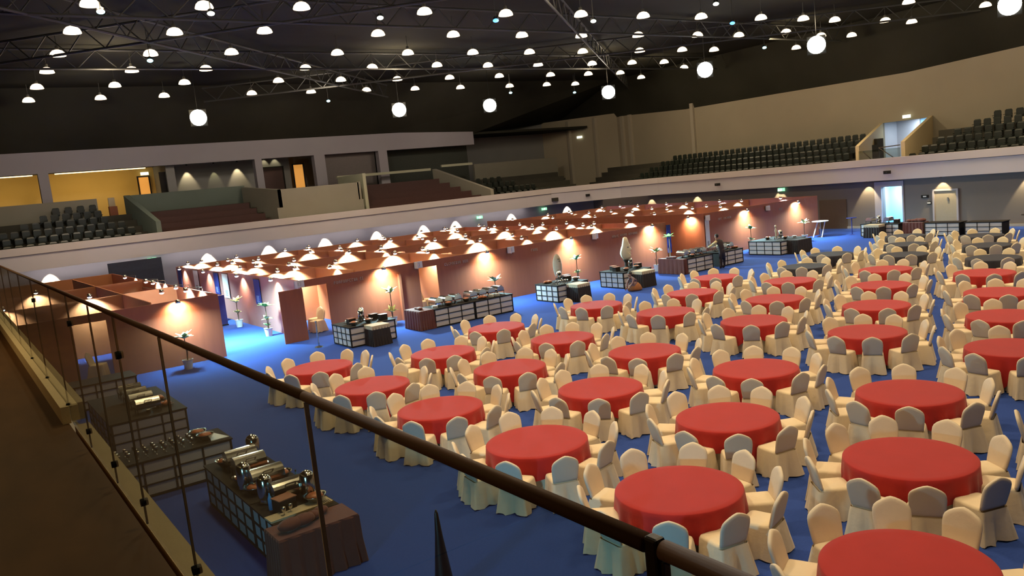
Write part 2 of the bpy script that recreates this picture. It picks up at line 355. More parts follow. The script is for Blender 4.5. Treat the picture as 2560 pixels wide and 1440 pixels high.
seats('x', 49.2, [(31.0, 51.4), (31.0, 51.0), (31.0, 50.6), (31.1, 50.0), (31.2, 49.3)], 'end stand left of the vomitory')
seats('x', 49.2, [(26.6, 19), (26.2, 19), (25.6, 19), (25.0, 19), (24.2, 19), (23.4, 19)], 'end stand right of the vomitory', h=.42)
seats('y', 55.0, [(38.6, 44.2), (38.3, 43.2), (38.0, 41.6), (37.9, 40.8)], 'far-middle balcony stand', h=.45, pitch=.6)
for k, (x0, x1) in enumerate([(11.8, 19.0), (11.75, 18.9), (11.65, 18.6), (11.6, 18.4)]):
    t = T('bench_row', 'long maroon bench row, %s row up, between divider and control box' % ORD[k], 'bench', (x0, 55 + .82 * k, 3.72 + .42 * k), 0, 'maroon bench rows far-left')
    MB().box(0, x1 - x0, .3, .62, .32, .40).build('seat', M_maroon, t); MB().box(0, x1 - x0, .62, .68, .30, .80).build('backrest', M_maroon, t)
    MB().box(0, .06, .3, .66, 0, .32).box(x1 - x0 - .06, x1 - x0, .3, .66, 0, .32).build('leg', M_black, t)
for k, (x0, x1) in enumerate([(26.6, 36.8), (26.6, 36.4), (26.6, 35.9), (26.6, 35.4), (26.6, 34.9)]):
    t = T('bench_row', 'long maroon bench row, %s row up, right of the control box' % ORD[k], 'bench', (x0, 55 + .82 * k, 3.72 + .42 * k), 0, 'maroon bench rows far-middle')
    MB().box(0, x1 - x0, .3, .62, .32, .40).build('seat', M_maroon, t); MB().box(0, x1 - x0, .62, .68, .30, .84).build('backrest', M_maroon, t)
    MB().box(0, .06, .3, .66, 0, .32).box(x1 - x0 - .06, x1 - x0, .3, .66, 0, .32).build('leg', M_black, t)
# parapets
S('wall_parapet_1', MB().box(1.5, 8.9, 60, 60.3, 5.5, 7.05), M_parapet, 'low grey parapet behind the far-left seats')
S('wall_parapet_2', MB().hexa([(11.3, 54.9, 3.6), (11.6, 54.9, 3.6), (11.0, 60.2, 3.6), (10.6, 60.2, 3.6), (11.3, 54.9, 5.15), (11.6, 54.9, 5.15), (11.0, 60.2, 7.1), (10.6, 60.2, 7.1)]), M_green, 'sloping greenish divider wall between the stands')
S('wall_parapet_3', MB().box(10.8, 18.9, 60.2, 60.5, 5.4, 7.08), M_green, 'long greenish parapet above the maroon benches')
S('wall_control_box', MB().box(19.6, 25.8, 55.3, 55.55, 3.7, 6.47).hexa([(19.6, 55.3, 3.7), (19.85, 55.3, 3.7), (18.9, 60, 3.7), (18.6, 60, 3.7), (19.6, 55.3, 6.47), (19.85, 55.3, 6.47), (18.9, 60, 6.95), (18.6, 60, 6.95)]).box(25.7, 25.95, 55.3, 60, 3.7, 6.5).box(19.4, 26, 55.2, 55.3, 3.7, 5.2),
  M_parapet, 'beige boxed parapet of the control position on the balcony')
S('trim_5', MB().box(26.3, 34.9, 60.1, 60.35, 7.0, 7.2).box(26.3, 26.55, 55.5, 60.1, 3.7, 7.1).box(36.0, 39.2, 60.1, 60.3, 7.2, 7.4), mat('coping', (.42, .42, .30), .8, noise=.05), 'pale coping rail behind the maroon seats', 'trim')
S('wall_parapet_4', MB().hexa([(37.3, 54.9, 3.6), (37.6, 54.9, 3.6), (35.5, 60.2, 3.6), (35.1, 60.2, 3.6), (37.3, 54.9, 4.9), (37.6, 54.9, 4.9), (35.5, 60.2, 7.1), (35.1, 60.2, 7.1)]), M_parapet, 'sloping divider wall right of the maroon seats')
S('wall_parapet_5', MB().box(40.6, 50.4, 62, 62.3, 3.6, 7.28), M_parapet, 'tan parapet wall in the far corner')
# far concourse rooms
S('wall_room_1', MB().box(-2, 13.9, 65.6, 65.9, 5.2, 9.2), M_warmroom, 'yellow lit wall inside the far-left lounge')
S('wall_room_2', MB().box(13.9, 14.5, 61.6, 65.6, 5.2, 9.2).box(14.5, 24.0, 64, 64.3, 5.2, 9.4), mat('grey_wall', (.24, .235, .23), .8), 'grey lounge wall washed by small downlights')
S('trim_6', MB().box(-2, 5.6, 61.75, 61.85, 8.93, 8.99).box(6.9, 12.6, 61.75, 61.85, 8.93, 8.99), M_strip, 'glowing warm light strip under the beam', 'light strip')
for x in (1, 4, 7.5, 9.5, 11.5): light('AREA', (x, 63, 8.9), 24, (1, .72, .30), to=(x, 65, 7), size=.6, name='lounge_light')
for x in (15.9, 19.7): light('SPOT', (x, 63.6, 9.0), 240, (1, .8, .45), to=(x, 63.95, 7.4), size=.03, cone=60, name='downlight')
light('SPOT', (17.9, 63.6, 8.9), 45, (1, .9, .45), to=(17.9, 63.95, 7.6), size=.03, cone=50, name='downlight')
for x in (21.9, 22.8): light('SPOT', (x, 63.6, 9.3), 25, (1, .85, .5), to=(x, 63.95, 8.6), size=.03, cone=70, name='downlight')
def mk_sconce(name, x, y, z, label, s=.07):
    t = T(name, label, 'downlight', (x, y, z)); MB().lathe([(s, 0), (s * .8, .08), (s * .3, .12)], 10).build('shade', M_steeld, t); MB().box(-.02, .02, 0, .2, .08, .11).build('arm', M_black, t); return t
for k, x in enumerate((15.9, 17.9, 19.7)): mk_sconce('wall_downlight', x, 63.75, 9.05, 'small downlight on the grey lounge wall, %s from the lounge door' % ORD[k])
def door(name, x0, x1, y, z0, z1, m, label, leaf=None):
    t = T(name, label, 'door', ((x0 + x1) / 2, y, z0)); w_ = (x1 - x0) / 2; h = z1 - z0
    MB().box(-w_ - .1, -w_, -.08, .02, 0, h + .1).box(w_, w_ + .1, -.08, .02, 0, h + .1).box(-w_, w_, -.08, .02, h, h + .1).build('frame', M_dark, t)
    MB().box(-w_, w_, -.02, .02, 0, h).build('opening_panel', m, t)
    return tag(t, kind='structure')
door('door_1', 12.75, 13.45, 65.5, 6.9, 8.5, mat('lit_orange', (.9, .45, .12), .6, noise=.1, emit=(1, .42, .08), estr=.5), 'orange lit lounge doorway beside the dark door leaf')  # light of the room beyond put into the panel as a glow
door('door_2', 13.55, 14.35, 61.9, 6.9, 8.5, M_dark, 'dark open door leaf right of the orange doorway')
door('door_3', 24.2, 25.0, 63.8, 6.0, 8.5, mat('lit_orange', (.9, .45, .12), .6, noise=.1), 'narrow orange lit doorway above the control box')
door('door_4', 21.6, 23.3, 63.9, 6.0, 8.4, M_maroon, 'dark maroon double door behind the control box')
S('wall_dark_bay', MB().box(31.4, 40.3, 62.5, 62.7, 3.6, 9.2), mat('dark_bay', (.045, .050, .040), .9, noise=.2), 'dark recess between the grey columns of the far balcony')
S('wall_bay_2', MB().box(25.9, 30.6, 61.8, 62.0, 3.6, 9.1), mat('grey_bay', (.15, .13, .125), .9, noise=.1), 'dull grey infill panel between columns above maroon seats')
S('floor_6', MB().box(-6, 50, 60.5, 66, 5.0, 5.2), M_conc, 'concourse floor behind the far stands', 'floor')
# people-less lounge chair (brown stool with white item)
t = T('lounge_armchair', 'small reddish armchair with cream cushion at the lounge edge', 'armchair', (9.9, 60.6, 5.9))
MB().box(-.25, .25, -.2, .25, -.7, .55).build('seat', mat('red_leather', (.30, .09, .04), .6, noise=.1), t); MB().box(-.2, .2, .1, .25, .55, 1.15).build('backrest', M_tan, t)
# vomitory
S('wall_vomitory', MB().hexa([(49.3, 29.55, 3.6), (49.3, 29.8, 3.6), (56, 31.9, 3.6), (56, 31.65, 3.6), (49.3, 29.55, 5.35), (49.3, 29.8, 5.35), (56, 31.9, 6.8), (56, 31.65, 6.8)])
  .hexa([(49.3, 26.5, 3.6), (49.3, 26.75, 3.6), (56, 28.35, 3.6), (56, 28.1, 3.6), (49.3, 26.5, 5.35), (49.3, 26.75, 5.35), (56, 28.35, 6.9), (56, 28.1, 6.9)]), M_ledge, 'sloping side walls of the vomitory in the end stand')
S('wall_vomitory_room', MB().box(58.5, 58.7, 24, 31, 3.6, 7.2).box(56.3, 58.6, 27.6, 27.8, 3.6, 7), M_bluelitroom, 'pale blue lit passage wall beyond the vomitory opening')
S('wall_vomitory_side', MB().box(56.3, 58.6, 31.9, 32.1, 3.6, 7).box(58.3, 58.5, 30.2, 32, 3.6, 7.2), M_greyroom, 'pale grey lit passage wall beyond the vomitory opening')
S('floor_7', MB().box(48.9, 58.5, 26.8, 30.6, 3.6, 3.66), M_conc, 'landing floor of the vomitory', 'floor')
light('AREA', (57.4, 29.8, 6.9), 90, (.75, .9, 1), size=1.0, name='passage_light')
t = T('vomitory_guardrail', 'glass guardrail with sloping handrails in the vomitory mouth', 'railing', (49.3, 28.2, 3.66))
MB().tube((0, -1.4, 1.5), (0, 0, 1.45), .03).build('top_rail', M_steeld, t); MB().tube((0, 0, 0), (0, 0, 1.45), .03).build('post', M_steeld, t)
MB().tube((0, 0, 1.45), (0, -1.3, .5), .03).tube((0, 1.1, 1.3), (0, .15, .4), .03).build('stair_rail', M_steeld, t)
MB().box(-.01, .01, -1.4, 1.4, .05, 1.35).build('glass', M_glass, t)
def exit_sign(loc, rz, label, m=None, s=1):
    t = T('exit_sign', label, 'exit sign', loc, rz)
    MB().box(-.28 * s, .28 * s, -.03, .03, -.11 * s, .11 * s).build('panel', m or M_exit, t)
    f = MB().box(-.03, .05, -.045, -.035, -.03, .05).box(-.01, .03, -.045, -.035, .055, .085).box(-.09, -.02, -.045, -.035, -.07, -.045).box(.02, .07, -.045, -.035, -.08, -.03).box(-.22, -.12, -.045, -.035, -.01, .01)
    f.build('running_figure', M_exitw, t); MB().box(-.01, .01, -.01, .35, .1, .12).build('bracket', M_black, t); return t
exit_sign((55.8, 29.8, 7.05), -PI / 2, 'small glowing white exit sign above the vomitory opening', M_exitw)
exit_sign((10.8, 55.3, 2.75), 0, 'green exit sign under the far balcony, leftmost one')
exit_sign((36.2, 55.3, 2.72), 0, 'green exit sign under far balcony behind the middle booths')
exit_sign((43.0, 55.3, 2.72), 0, 'green exit sign under far balcony near the corner')
exit_sign((48.85, 35.3, 2.85), -PI / 2, 'green exit sign on the end wall past the booths')
exit_sign((13.2, 65.3, 8.75), 0, 'pale exit sign over the orange lounge door', M_exitw)
exit_sign((53.9, 62.4, 9.1), -PI / 3, 'pale exit sign high on the far corner wall', M_exitw)
# fascia cameras (small dark fittings)
for k, (x, y) in enumerate([(48.45, 27.2), (48.45, 40.6), (45.5, 52.2)]):
    t = T('fascia_bracket', 'small dark bracket on the balcony front, %s from the near end' % ORD[k], 'bracket', (x, y, 3.55)); MB().box(-.12, 0, -.22, .22, -.1, .1).build('plate', M_dark, t); MB().ell((-.15, 0, -.03), .05, .05, .05).build('dome', M_black, t, True)
# right wall doors
S('wall_lit_room', MB().box(51.5, 51.7, 25.5, 30, 0, 3).box(49.4, 51.6, 28.8, 29, 0, 3).box(49.4, 51.6, 26.2, 26.4, 0, 3).box(49.4, 51.7, 26.2, 29, 2.95, 3.05), M_bluelitroom, 'bright blue-lit room behind the end wall opening')
light('AREA', (50.4, 27.5, 2.85), 330, (.6, .85, 1), size=.9, name='room_light')
S('trim_7', MB().box(48.93, 49, 26.5, 26.6, 0, 2.95).box(48.93, 49, 27.95, 28.4, 0, 2.95).box(48.93, 49, 26.6, 27.95, 2.62, 2.95), mat('jamb', (.45, .42, .46), .7, noise=.05), 'pale surround of the bright doorway', 'trim')
door('door_5', 23.3, 24.6, 48.9, 0, 2.2, M_door, 'tan restroom door under a wall downlight')
bpy.data.objects['door_5'].children[0].data.materials[0] = mat('jamb', (.45, .42, .46), .7)
bpy.data.objects['door_5'].location = (48.95, 23.95, 0); bpy.data.objects['door_5'].rotation_euler.z = -PI / 2
S('trim_8', MB().box(48.92, 49, 30.4, 32.4, 0, 1.95), mat('brown_panel', (.13, .085, .055), .7, noise=.1), 'brown service doors set in the end wall', 'door')
S('baseboard_right', MB().box(48.94, 49, -8, 55, 0, .14), mat('base_pale', (.45, .42, .36), .6, noise=.05), 'pale skirting along the end wall', 'baseboard')
for (y, z, n) in ((25.2, 1.9, 'small framed notice'), (24.95, 1.5, 'dark fire alarm plate')):
    t = T('wall_plate', n + ' on end wall between the two doorways', 'sign', (48.97, y, z)); MB().box(-.02, .02, -.22 if z > 1.6 else -.1, .22 if z > 1.6 else .1, -.09, .09).build('plate', M_dark, t); MB().box(-.03, -.02, -.1, .1, -.04, .04).build('face', M_white, t)
t = T('restroom_sign', 'small dark figure sign on the tan restroom door', 'sign', (48.9, 23.8, 1.72)); MB().box(-.01, .01, -.05, .05, -.12, .03).lathe([(.01, .05), (.04, .08), (.01, .12)], 8).build('figure', M_ink, t)
for x in (0, 7.5, 15, 22.5, 30, 37.5):
    q = light('AREA', (x, 54.95, 3.03), 26, (1, .94, .92), to=(x, 55.75, 2.2), size=7, name='under_balcony_fill'); q.data.shape = 'RECTANGLE'; q.data.size_y = .12  # added fill for the lower back wall, no fitting drawn
# ceiling-wash downlights under the balconies
for k, x in enumerate((5.0, 6.9, 14.3, 18.5, 22.7, 26.9, 31.0, 34.0, 39.6, 45.8)):
    if k == 1: continue
    light('SPOT', (x, 55.15, 3.05), 700, (1, .85, .55), to=(x, 55.6, 1.6), size=.03, cone=62, blend=.3, name='wall_washer')
    mk_sconce('wall_downlight', x, 55.2, 3.08, 'small downlight washing the wall under the far balcony, %s along' % ORD[k])
for k, y in enumerate((28.8, 24.1, 19.4, 35.5, 43.2, 48.2)):
    light('SPOT', (48.6, y, 3.05), 420, (1, .80, .45), to=(49.0, y, 1.6), size=.03, cone=70, blend=.3, name='wall_washer')
    mk_sconce('wall_downlight', 48.75, y, 3.0, 'small downlight washing the end wall, one %s' % ['before the bright doorway', 'over the restroom door', 'near the serving counters', 'beyond the cocktail table', 'behind the booth corner', 'in the far corner'][k]).rotation_euler.z = -PI / 2

# ---------------------------------------------------------------- exhibition booths
H = 2.36
def wx(b, y, x0, x1, holes=(), z1=H, t=.05, hz=2.08):
    x = x0
    for a, c in sorted(holes):
        b.box(x, a, y, y + t, 0, z1); b.box(a, c, y, y + t, hz, z1); x = c
    b.box(x, x1, y, y + t, 0, z1); return b
def wy(b, x, y0, y1, holes=(), z1=H, t=.05, hz=2.08):
    y = y0
    for a, c in sorted(holes):
        b.box(x, x + t, y, a, 0, z1); b.box(x, x + t, a, c, hz, z1); y = c
    b.box(x, x + t, y, y1, 0, z1); return b
S('wall_booth_front_1', wx(MB(), 30.25, -2.5, 7.95, [(3.1, 4.15)]), M_wood, 'red-brown wooden front wall of the left booth block')
S('wall_booth_side_1', wy(MB(), 7.9, 30.3, 52.5), M_wood, 'wooden side wall of the left booth block on the corridor')
S('wall_booth_front_2', wx(MB(), 30.25, 11.1, 31.65, [(11.15, 12.2), (16.4, 17.32)]), M_wood, 'red-brown wooden front wall of the middle booth block with two openings')
S('wall_booth_panel', MB().box(10.2, 11.15, 30.2, 30.25, 0, 2.06).box(15.35, 15.45, 30.1, 30.25, 0, 2.0), M_wood, 'open wooden door panel at the corridor mouth')
S('wall_booth_corridor', wy(MB(), 11.1, 30.3, 50.5), M_purple, 'mauve corridor wall of the middle booth block with banners')
S('wall_booth_front_3', wx(MB(), 30.25, 34.7, 45.5, [], z1=2.5), M_wood, 'red-brown wooden front wall of the far booth block')
S('wall_booth_corridor_2', wy(MB(), 34.7, 30.3, 52, z1=2.5), M_wood, 'wooden corridor wall of the far booth block')
S('wall_booth_end', MB().box(45.45, 45.5, 30.3, 50, 0, 2.5), M_purple, 'end wall of the far booth block')
XS = [13.75, 18.7, 24.0, 28.9]
for k, x in enumerate(XS): S('wall_booth_cross_%d' % (k + 1), wy(MB(), x, 30.3 if k in (1, 3) else 31.0, [50.5, 50.5, 50.5, 50.5][k]), M_booth, 'orange-brown cross wall inside the middle block, %s from corridor' % ORD[k])
YS = [35.3, 40.4, 45.5, 50.5]
for k, y in enumerate(YS): S('wall_booth_row_%d' % (k + 1), wx(MB(), y, 11.15, 31.65, [(12.0, 12.9), (20.3, 21.2), (25.4, 26.3)] if k < 3 else []), M_booth, 'orange-brown wall across the middle block, %s from the front' % ORD[k])
S('wall_booth_side_2', wy(MB(), 31.6, 30.3, 50.5), M_wood, 'end wall of the middle booth block')
for k, y in enumerate([35.5, 40.4, 45.5, 50.0]): S('wall_booth_row_%d' % (k + 5), wx(MB(), y, 34.75, 45.45, z1=2.45), M_booth, 'orange-brown wall across the far block, %s from the front' % ORD[k])
for k, x in enumerate([40.0]): S('wall_booth_cross_5', wy(MB(), x, 30.3, 50, z1=2.45), M_booth, 'cross wall inside the far booth block')
S('wall_booth_cross_6', wy(MB(), 5.75, 31, 52), M_booth, 'inner wall of the left booth block')
for k, y in enumerate([36.5, 43.5, 52.5]): S('wall_booth_row_%d' % (k + 9), wx(MB(), y, -2.5, 7.9), M_booth, 'wall across the left block, %s from the front' % ORD[k])
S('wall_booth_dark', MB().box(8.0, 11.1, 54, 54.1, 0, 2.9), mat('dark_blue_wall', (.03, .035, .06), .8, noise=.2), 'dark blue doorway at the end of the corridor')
# booth lamps on arms, with their light
NB = [0]
def booth_lamp(x, y, tx, ty, where, power=60, mult=16, z=2.6, cone=110, tz=1.4, m=None, col=COOL, glow=.085):
    NB[0] += 1
    t = T('arm_lamp', where, 'arm lamp', (x, y, z), math.atan2(ty - y, tx - x), 'arm lamps on the booth walls')
    dw = math.hypot(tx - x, ty - y)
    MB().tube((0, 0, .1), (dw + .02, 0, .02), .012, 5).tube((dw + .02, 0, .03), (dw + .02, 0, -.3), .012, 5).build('arm', M_steeld, t)
    MB().lathe([(.10, 0), (.08, .10), (.03, .14)], 12, c=(0, 0, -.02)).build('shade', M_steel, t, True)
    MB().ell((0, 0, -.03), glow, glow, .05).build('bulb', m or M_boothlamp, t, True)
    light('SPOT', (x, y, z - .09), power * mult, col, to=(tx, ty, tz), size=.04, cone=cone, blend=.6, name='arm_lamp_light')
FR = [(6.49, 'left block'), (14.66, 'by the tall plant'), (19.86, 'above the long buffet'), (24.83, 'above the round face sculpture'), (30.41, 'at the end of the middle block'), (38.25, 'above the yellow plant'), (43.18, 'at the far end')]
for x, n in FR:
    booth_lamp(x, 30.04, x, 30.25, 'arm lamp lighting the booth front wall, the one ' + n, power=26, z=2.30, tz=2.05, cone=150, col=(1, .80, .48), glow=.10)
    light('AREA', (x, 29.7, 2.35), 300, (.50, .90, 1), to=(x, 28.2, 0), size=.25, spread=170, name='added_floor_light')  # separate cool light added by each arm lamp to brighten the floor
booth_lamp(34.48, 31.2, 34.7, 31.2, 'arm lamp on the corridor wall of the far block', power=26, z=2.30, tz=2.05, cone=150, col=(1, .80, .48))
for k, y in enumerate((32.8, 37.5, 43.3, 48.4)):
    booth_lamp(10.82, y, 11.1, y, 'arm lamp over the mauve corridor wall, %s from the hall' % ORD[k], power=20, z=2.35, tz=1.5, cone=120, col=(1, .86, .62))
light('AREA', (8.7, 33, 3.4), 1150, (.42, .95, 1), size=.8, spread=125, name='corridor_light')
light('AREA', (8.8, 41, 3.4), 700, (.45, .92, 1), size=.8, spread=125, name='corridor_light')
cells = []
xs = [11.1] + XS + [31.6]
for i in range(5):
    for j, (y0, y1) in enumerate(zip([30.25] + YS[:-1], YS)): cells.append((xs[i], xs[i + 1], y0, y1, 'middle block, bay %d of row %d' % (i + 1, j + 1)))
for i, (a, c) in enumerate([(34.7, 40), (40, 45.4)]):
    for j, (y0, y1) in enumerate([(30.25, 35.5), (35.5, 40.4), (40.4, 45.5), (45.5, 50)]): cells.append((a, c, y0, y1, 'far block, bay %d of row %d' % (i + 1, j + 1)))
for x0, x1, y0, y1, n in cells:
    cx = (x0 + x1) / 2; r = random.uniform(-.3, .3)
    booth_lamp(x0 + .9 + r, y1 - .34, x0 + .9 + r, y1, 'booth arm lamp on the rear wall, near corner, ' + n, power=62, z=2.5, tz=1.7, cone=120)
    booth_lamp(x1 - .95 + r, y1 - .34, x1 - .95 + r, y1, 'booth arm lamp on the rear wall, far corner, ' + n, power=62, z=2.5, tz=1.7, cone=120)
    booth_lamp(x1 - .34, (y0 + y1) / 2 + r, x1, (y0 + y1) / 2 + r, 'booth arm lamp on the cross wall, ' + n, power=52, z=2.5, tz=1.7, cone=120)
for k, (x, y, tx, ty) in enumerate([(6.6, 33.0, 6.6, 36.5), (4.5, 36.1, 4.5, 36.5), (3.2, 43.1, 3.2, 43.5), (7.4, 38.5, 7.9, 38.5), (7.4, 40.0, 7.9, 40.0), (7.4, 34.2, 7.9, 34.2), (7.4, 45.2, 7.9, 45.2), (1.5, 36.1, 1.5, 36.5), (7.3, 32.2, 7.9, 32.2)]):
    booth_lamp(x, y, tx, ty, 'booth arm lamp inside the left block, %s of nine' % ORD[k], power=70, z=2.5, tz=1.6, cone=120)
# sign cubes, wall lettering, banners
for k, (x, n) in enumerate([(11.05, 'corridor corner'), (16.37, 'second opening'), (21.28, 'middle of the front'), (26.51, 'above the pale face'), (34.95, 'corner of the far block'), (40.34, 'far block front')]):
    t = T('booth_number_sign', 'white booth number box on top of the wall, at the ' + n, 'sign', (x, 30.2, 2.24), 0, 'white number boxes along the booth front')
    MB().box(-.2, .2, -.03, 0, -.14, .14).box(-.2, -.17, -.33, 0, -.14, .14).build('box', M_banner, t)
    MB().box(-.08, -.03, -.04, -.03, -.07, .07).box(.0, .07, -.04, -.03, -.07, -.05).box(.0, .07, -.04, -.03, .05, .07).box(.05, .07, -.04, -.03, -.07, .07).build('digits', mat('faded_digit', (.45, .42, .45), .7), t)
def lettering(x0, x1, n):
    b = MB(); x = x0; random.seed(int(x0 * 10))
    while x < x1:
        wl = random.uniform(.05, .08)
        b.box(x, x + .02, 30.23, 30.25, 2.0, 2.12)
        if random.random() < .7: b.box(x, x + wl, 30.23, 30.25, 2.10, 2.12)
        if random.random() < .6: b.box(x, x + wl, 30.23, 30.25, 2.0, 2.02)
        if random.random() < .5: b.box(x, x + wl, 30.23, 30.25, 2.05, 2.07)
        if random.random() < .5: b.box(x + wl - .02, x + wl, 30.23, 30.25, 2.0, 2.12)
        x += wl + (.03 if random.random() < .88 else .12)
    tag(b.build('wall_lettering', M_letter), 'faint grey lettering on the booth front wall, ' + n, 'lettering', 'faint lettering on booth fronts')
for a in [(12.5, 13.8, 'right of first opening'), (17.7, 18.95, 'right of second opening'), (22.5, 22.9, 'short word between the lamps'), (27.7, 29.6, 'above the pale face sculpture'), (35.9, 37.0, 'far block, long one'), (41.5, 41.9, 'far block, short one')]: lettering(*a)
def banner(x, y, z0, z1, w_, m, label, rz=0, ink=None):
    t = T('hanging_banner', label, 'banner', (x, y, z0), rz)
    MB().box(-w_ / 2, w_ / 2, -.012, .012, 0, z1 - z0).build('cloth', m, t)
    MB().tube((-w_ / 2 - .03, 0, z1 - z0), (w_ / 2 + .03, 0, z1 - z0), .015, 6).build('top_bar', M_steeld, t)
    if ink:
        q = MB()
        for i in range(5): q.box(-w_ * .22, w_ * .22 - .03 * (i % 2), -.02, -.012, .10 + i * .06, .13 + i * .06)
        q.build('print', ink, t)
    return t
banner(11.05, 40.3, 1.1, 2.3, .9, M_banner, 'white hanging banner with a small dark mark, nearest the hall', -PI / 2, M_ink)
banner(11.05, 45.9, 1.1, 2.3, .9, M_banner, 'white hanging banner with a small mark, deeper in the corridor', -PI / 2, M_ink)
banner(11.05, 35.5, 1.1, 2.22, .75, M_bluebanner, 'navy patterned hanging banner nearest the hall', -PI / 2, mat('banner_pattern', (.25, .3, .55), .6))
banner(11.05, 41.9, 1.2, 2.3, .8, M_bluebanner, 'navy patterned hanging banner between white ones', -PI / 2, mat('banner_pattern', (.25, .3, .55), .6))
banner(11.05, 49.6, 1.2, 2.3, .8, M_bluebanner, 'navy hanging banner deepest in the corridor', -PI / 2)
banner(34.9, 30.2, .55, 2.2, .32, M_banner, 'narrow white banner hanging beside the far block sign', 0, M_ink)
banner(31.72, 30.15, .7, 2.2, .3, M_bluebanner, 'narrow navy banner at the end of the middle block')
t = T('rollup_banner', 'navy roll-up banner stand beyond the left block corner', 'banner', (10.0, 38.6, 0)); MB().box(-.5, .42, -.02, .02, .05, 1.44).build('print', M_bluebanner, t); MB().box(-.5, .42, -.12, .12, 0, .06).build('base', M_black, t)
t = T('side_table', 'small side table with cream box and blue top in the corridor', 'table', (10.5, 40.6, 0)); MB().box(-.35, .3, -.3, .3, .42, .46).build('top', M_bluebanner, t); MB().box(-.3, .25, -.25, .25, 0, .42).build('base', M_tan, t)
# warm lights inside the open booths, without fittings
light('AREA', (12.3, 33, 2.9), 50, (1, .8, .45), size=.5, name='booth_light')
light('AREA', (17.0, 33, 2.9), 70, (1, .8, .45), size=.5, name='booth_light')

# ---------------------------------------------------------------- plants
def plant(x, y, h, label, pot=True, tiers=((1.0, 9, .34), (.62, 6, .2)), zb=0):
    t = T('potted_plant', label, 'plant', (x, y, zb), random.uniform(0, 6), 'leafy potted plants by the booths')
    if pot: MB().lathe([(.13, 0), (.17, .3), (.19, .34), (.16, .34), (.15, .30)], 14).build('pot', M_pot, t, False)
    MB().path([(0, 0, .28), (.02, .01, h * .5), (0, 0, h * .98)], .018).path([(0, .01, .28), (-.05, .05, h * .6)], .014).build('stem', M_stem, t)
    for ti, (f, n, L) in enumerate(tiers):
        b = MB(); z = h * f
        for i in range(n):
            a = 2 * PI * i / n + random.uniform(-.3, .3); el = random.uniform(.2, 1.0); l = L * random.uniform(1.0, 1.45); wd = .085
            d = Vector((math.cos(a) * math.cos(el), math.sin(a) * math.cos(el), math.sin(el))); s = Vector((-math.sin(a), math.cos(a), 0)) * wd
            p0 = Vector((0, 0, z - .1)); p1 = p0 + d * l * .5; p2 = p0 + d * l - Vector((0, 0, l * .18)); up = Vector((0, 0, .008))
            vs_ = [p0 - s * .3, p0 + s * .3, p1 - s, p1 + s, p2, p1 + up * 2]
            b.add(vs_, [(0, 1, 5), (0, 5, 2), (1, 3, 5), (2, 5, 4), (5, 3, 4)]); b.add([q - up for q in vs_[:5]], [(0, 2, 3, 1), (2, 4, 3)])
        b.build('leaf_cluster', M_leaf if ti % 2 == 0 and L < .33 else M_leaf2, t)
    return t
plant(10.55, 37.2, 1.25, 'bushy plant in white pot, deeper in the corridor')
plant(10.5, 33.0, 1.35, 'bright green plant in white pot behind the door panel', tiers=((1, 9, .32), (.6, 7, .24), (.4, 4, .2)))
plant(14.6, 29.6, 1.45, 'tall two-tier plant between buffet island and long buffet', tiers=((1, 9, .34), (.45, 9, .3)))
plant(19.7, 29.4, 1.15, 'white and green plant behind the long buffet', tiers=((1, 12, .34),))
plant(24.5, 29.4, 1.45, 'white flowering plant behind the second buffet island', tiers=((1, 9, .32), (.55, 7, .22)))
plant(29.8, 29.3, 1.1, 'leafy plant beside the tall face sculpture', tiers=((1, 12, .36),))
plant(31.3, 29.75, 1.7, 'small yellow-green plant beside the narrow navy banner', tiers=((1, 6, .28),))
plant(37.5, 29.3, 1.4, 'yellow-lit plant before the far block lamp', tiers=((1, 8, .32), (.55, 5, .22)))
plant(42.6, 29.3, 1.15, 'green and white plant near the cocktail table', tiers=((1, 12, .36),))
plant(6.35, 29.3, 1.2, 'grey-green plant before the left block wall', tiers=((1, 14, .34), (.7, 5, .2)))

# ---------------------------------------------------------------- buffet counters
def lattice(b_frame, b_cell, axis, c, a0, a1, cols, rows=3, z0=.03, z1=.72, out=-1):
    """black frame bars and recessed pale cells on one face of a counter"""
    t = .025; w_ = a1 - a0
    def bx(bb, p0, p1, q0, q1, d0, d1):
        lo, hi = sorted((c + out * d0, c + out * d1))
        if axis == 'y': bb.box(p0, p1, lo, hi, q0, q1)
        else: bb.box(lo, hi, p0, p1, q0, q1)
    for i in range(cols + 1): x = a0 + w_ * i / cols; bx(b_frame, x - t * .7, x + t * .7, z0, z1, 0, .03)
    for j in range(rows + 1): z = z0 + (z1 - z0) * j / rows; bx(b_frame, a0, a1, z - t * .5, z + t * .5, 0, .032)
    bx(b_cell, a0 + t, a1 - t, z0 + t, z1 - t, -.002, .012)
def counter(x0, x1, y0, y1, label, faces, name='buffet_counter', cell=None):
    t = T(name, label, 'buffet counter', ((x0 + x1) / 2, (y0 + y1) / 2, 0)); ox, oy = (x0 + x1) / 2, (y0 + y1) / 2
    fr = MB(); ce = MB()
    MB().box(x0 - ox, x1 - ox, y0 - oy, y1 - oy, 0, .72).build('body', M_dark, t)
    MB().box(x0 - ox - .04, x1 - ox + .04, y0 - oy - .04, y1 - oy + .04, .72, .75).build('worktop', M_dark, t)
    for ax, side, cols in faces:
        if ax == 'y': lattice(fr, ce, 'y', (y0 if side < 0 else y1) - oy, x0 - ox, x1 - ox, cols, out=side)
        else: lattice(fr, ce, 'x', (x0 if side < 0 else x1) - ox, y0 - oy, y1 - oy, cols, out=side)
    fr.build('lattice', M_dark, t); ce.build('cell_panels', cell or M_cell, t)
    return t
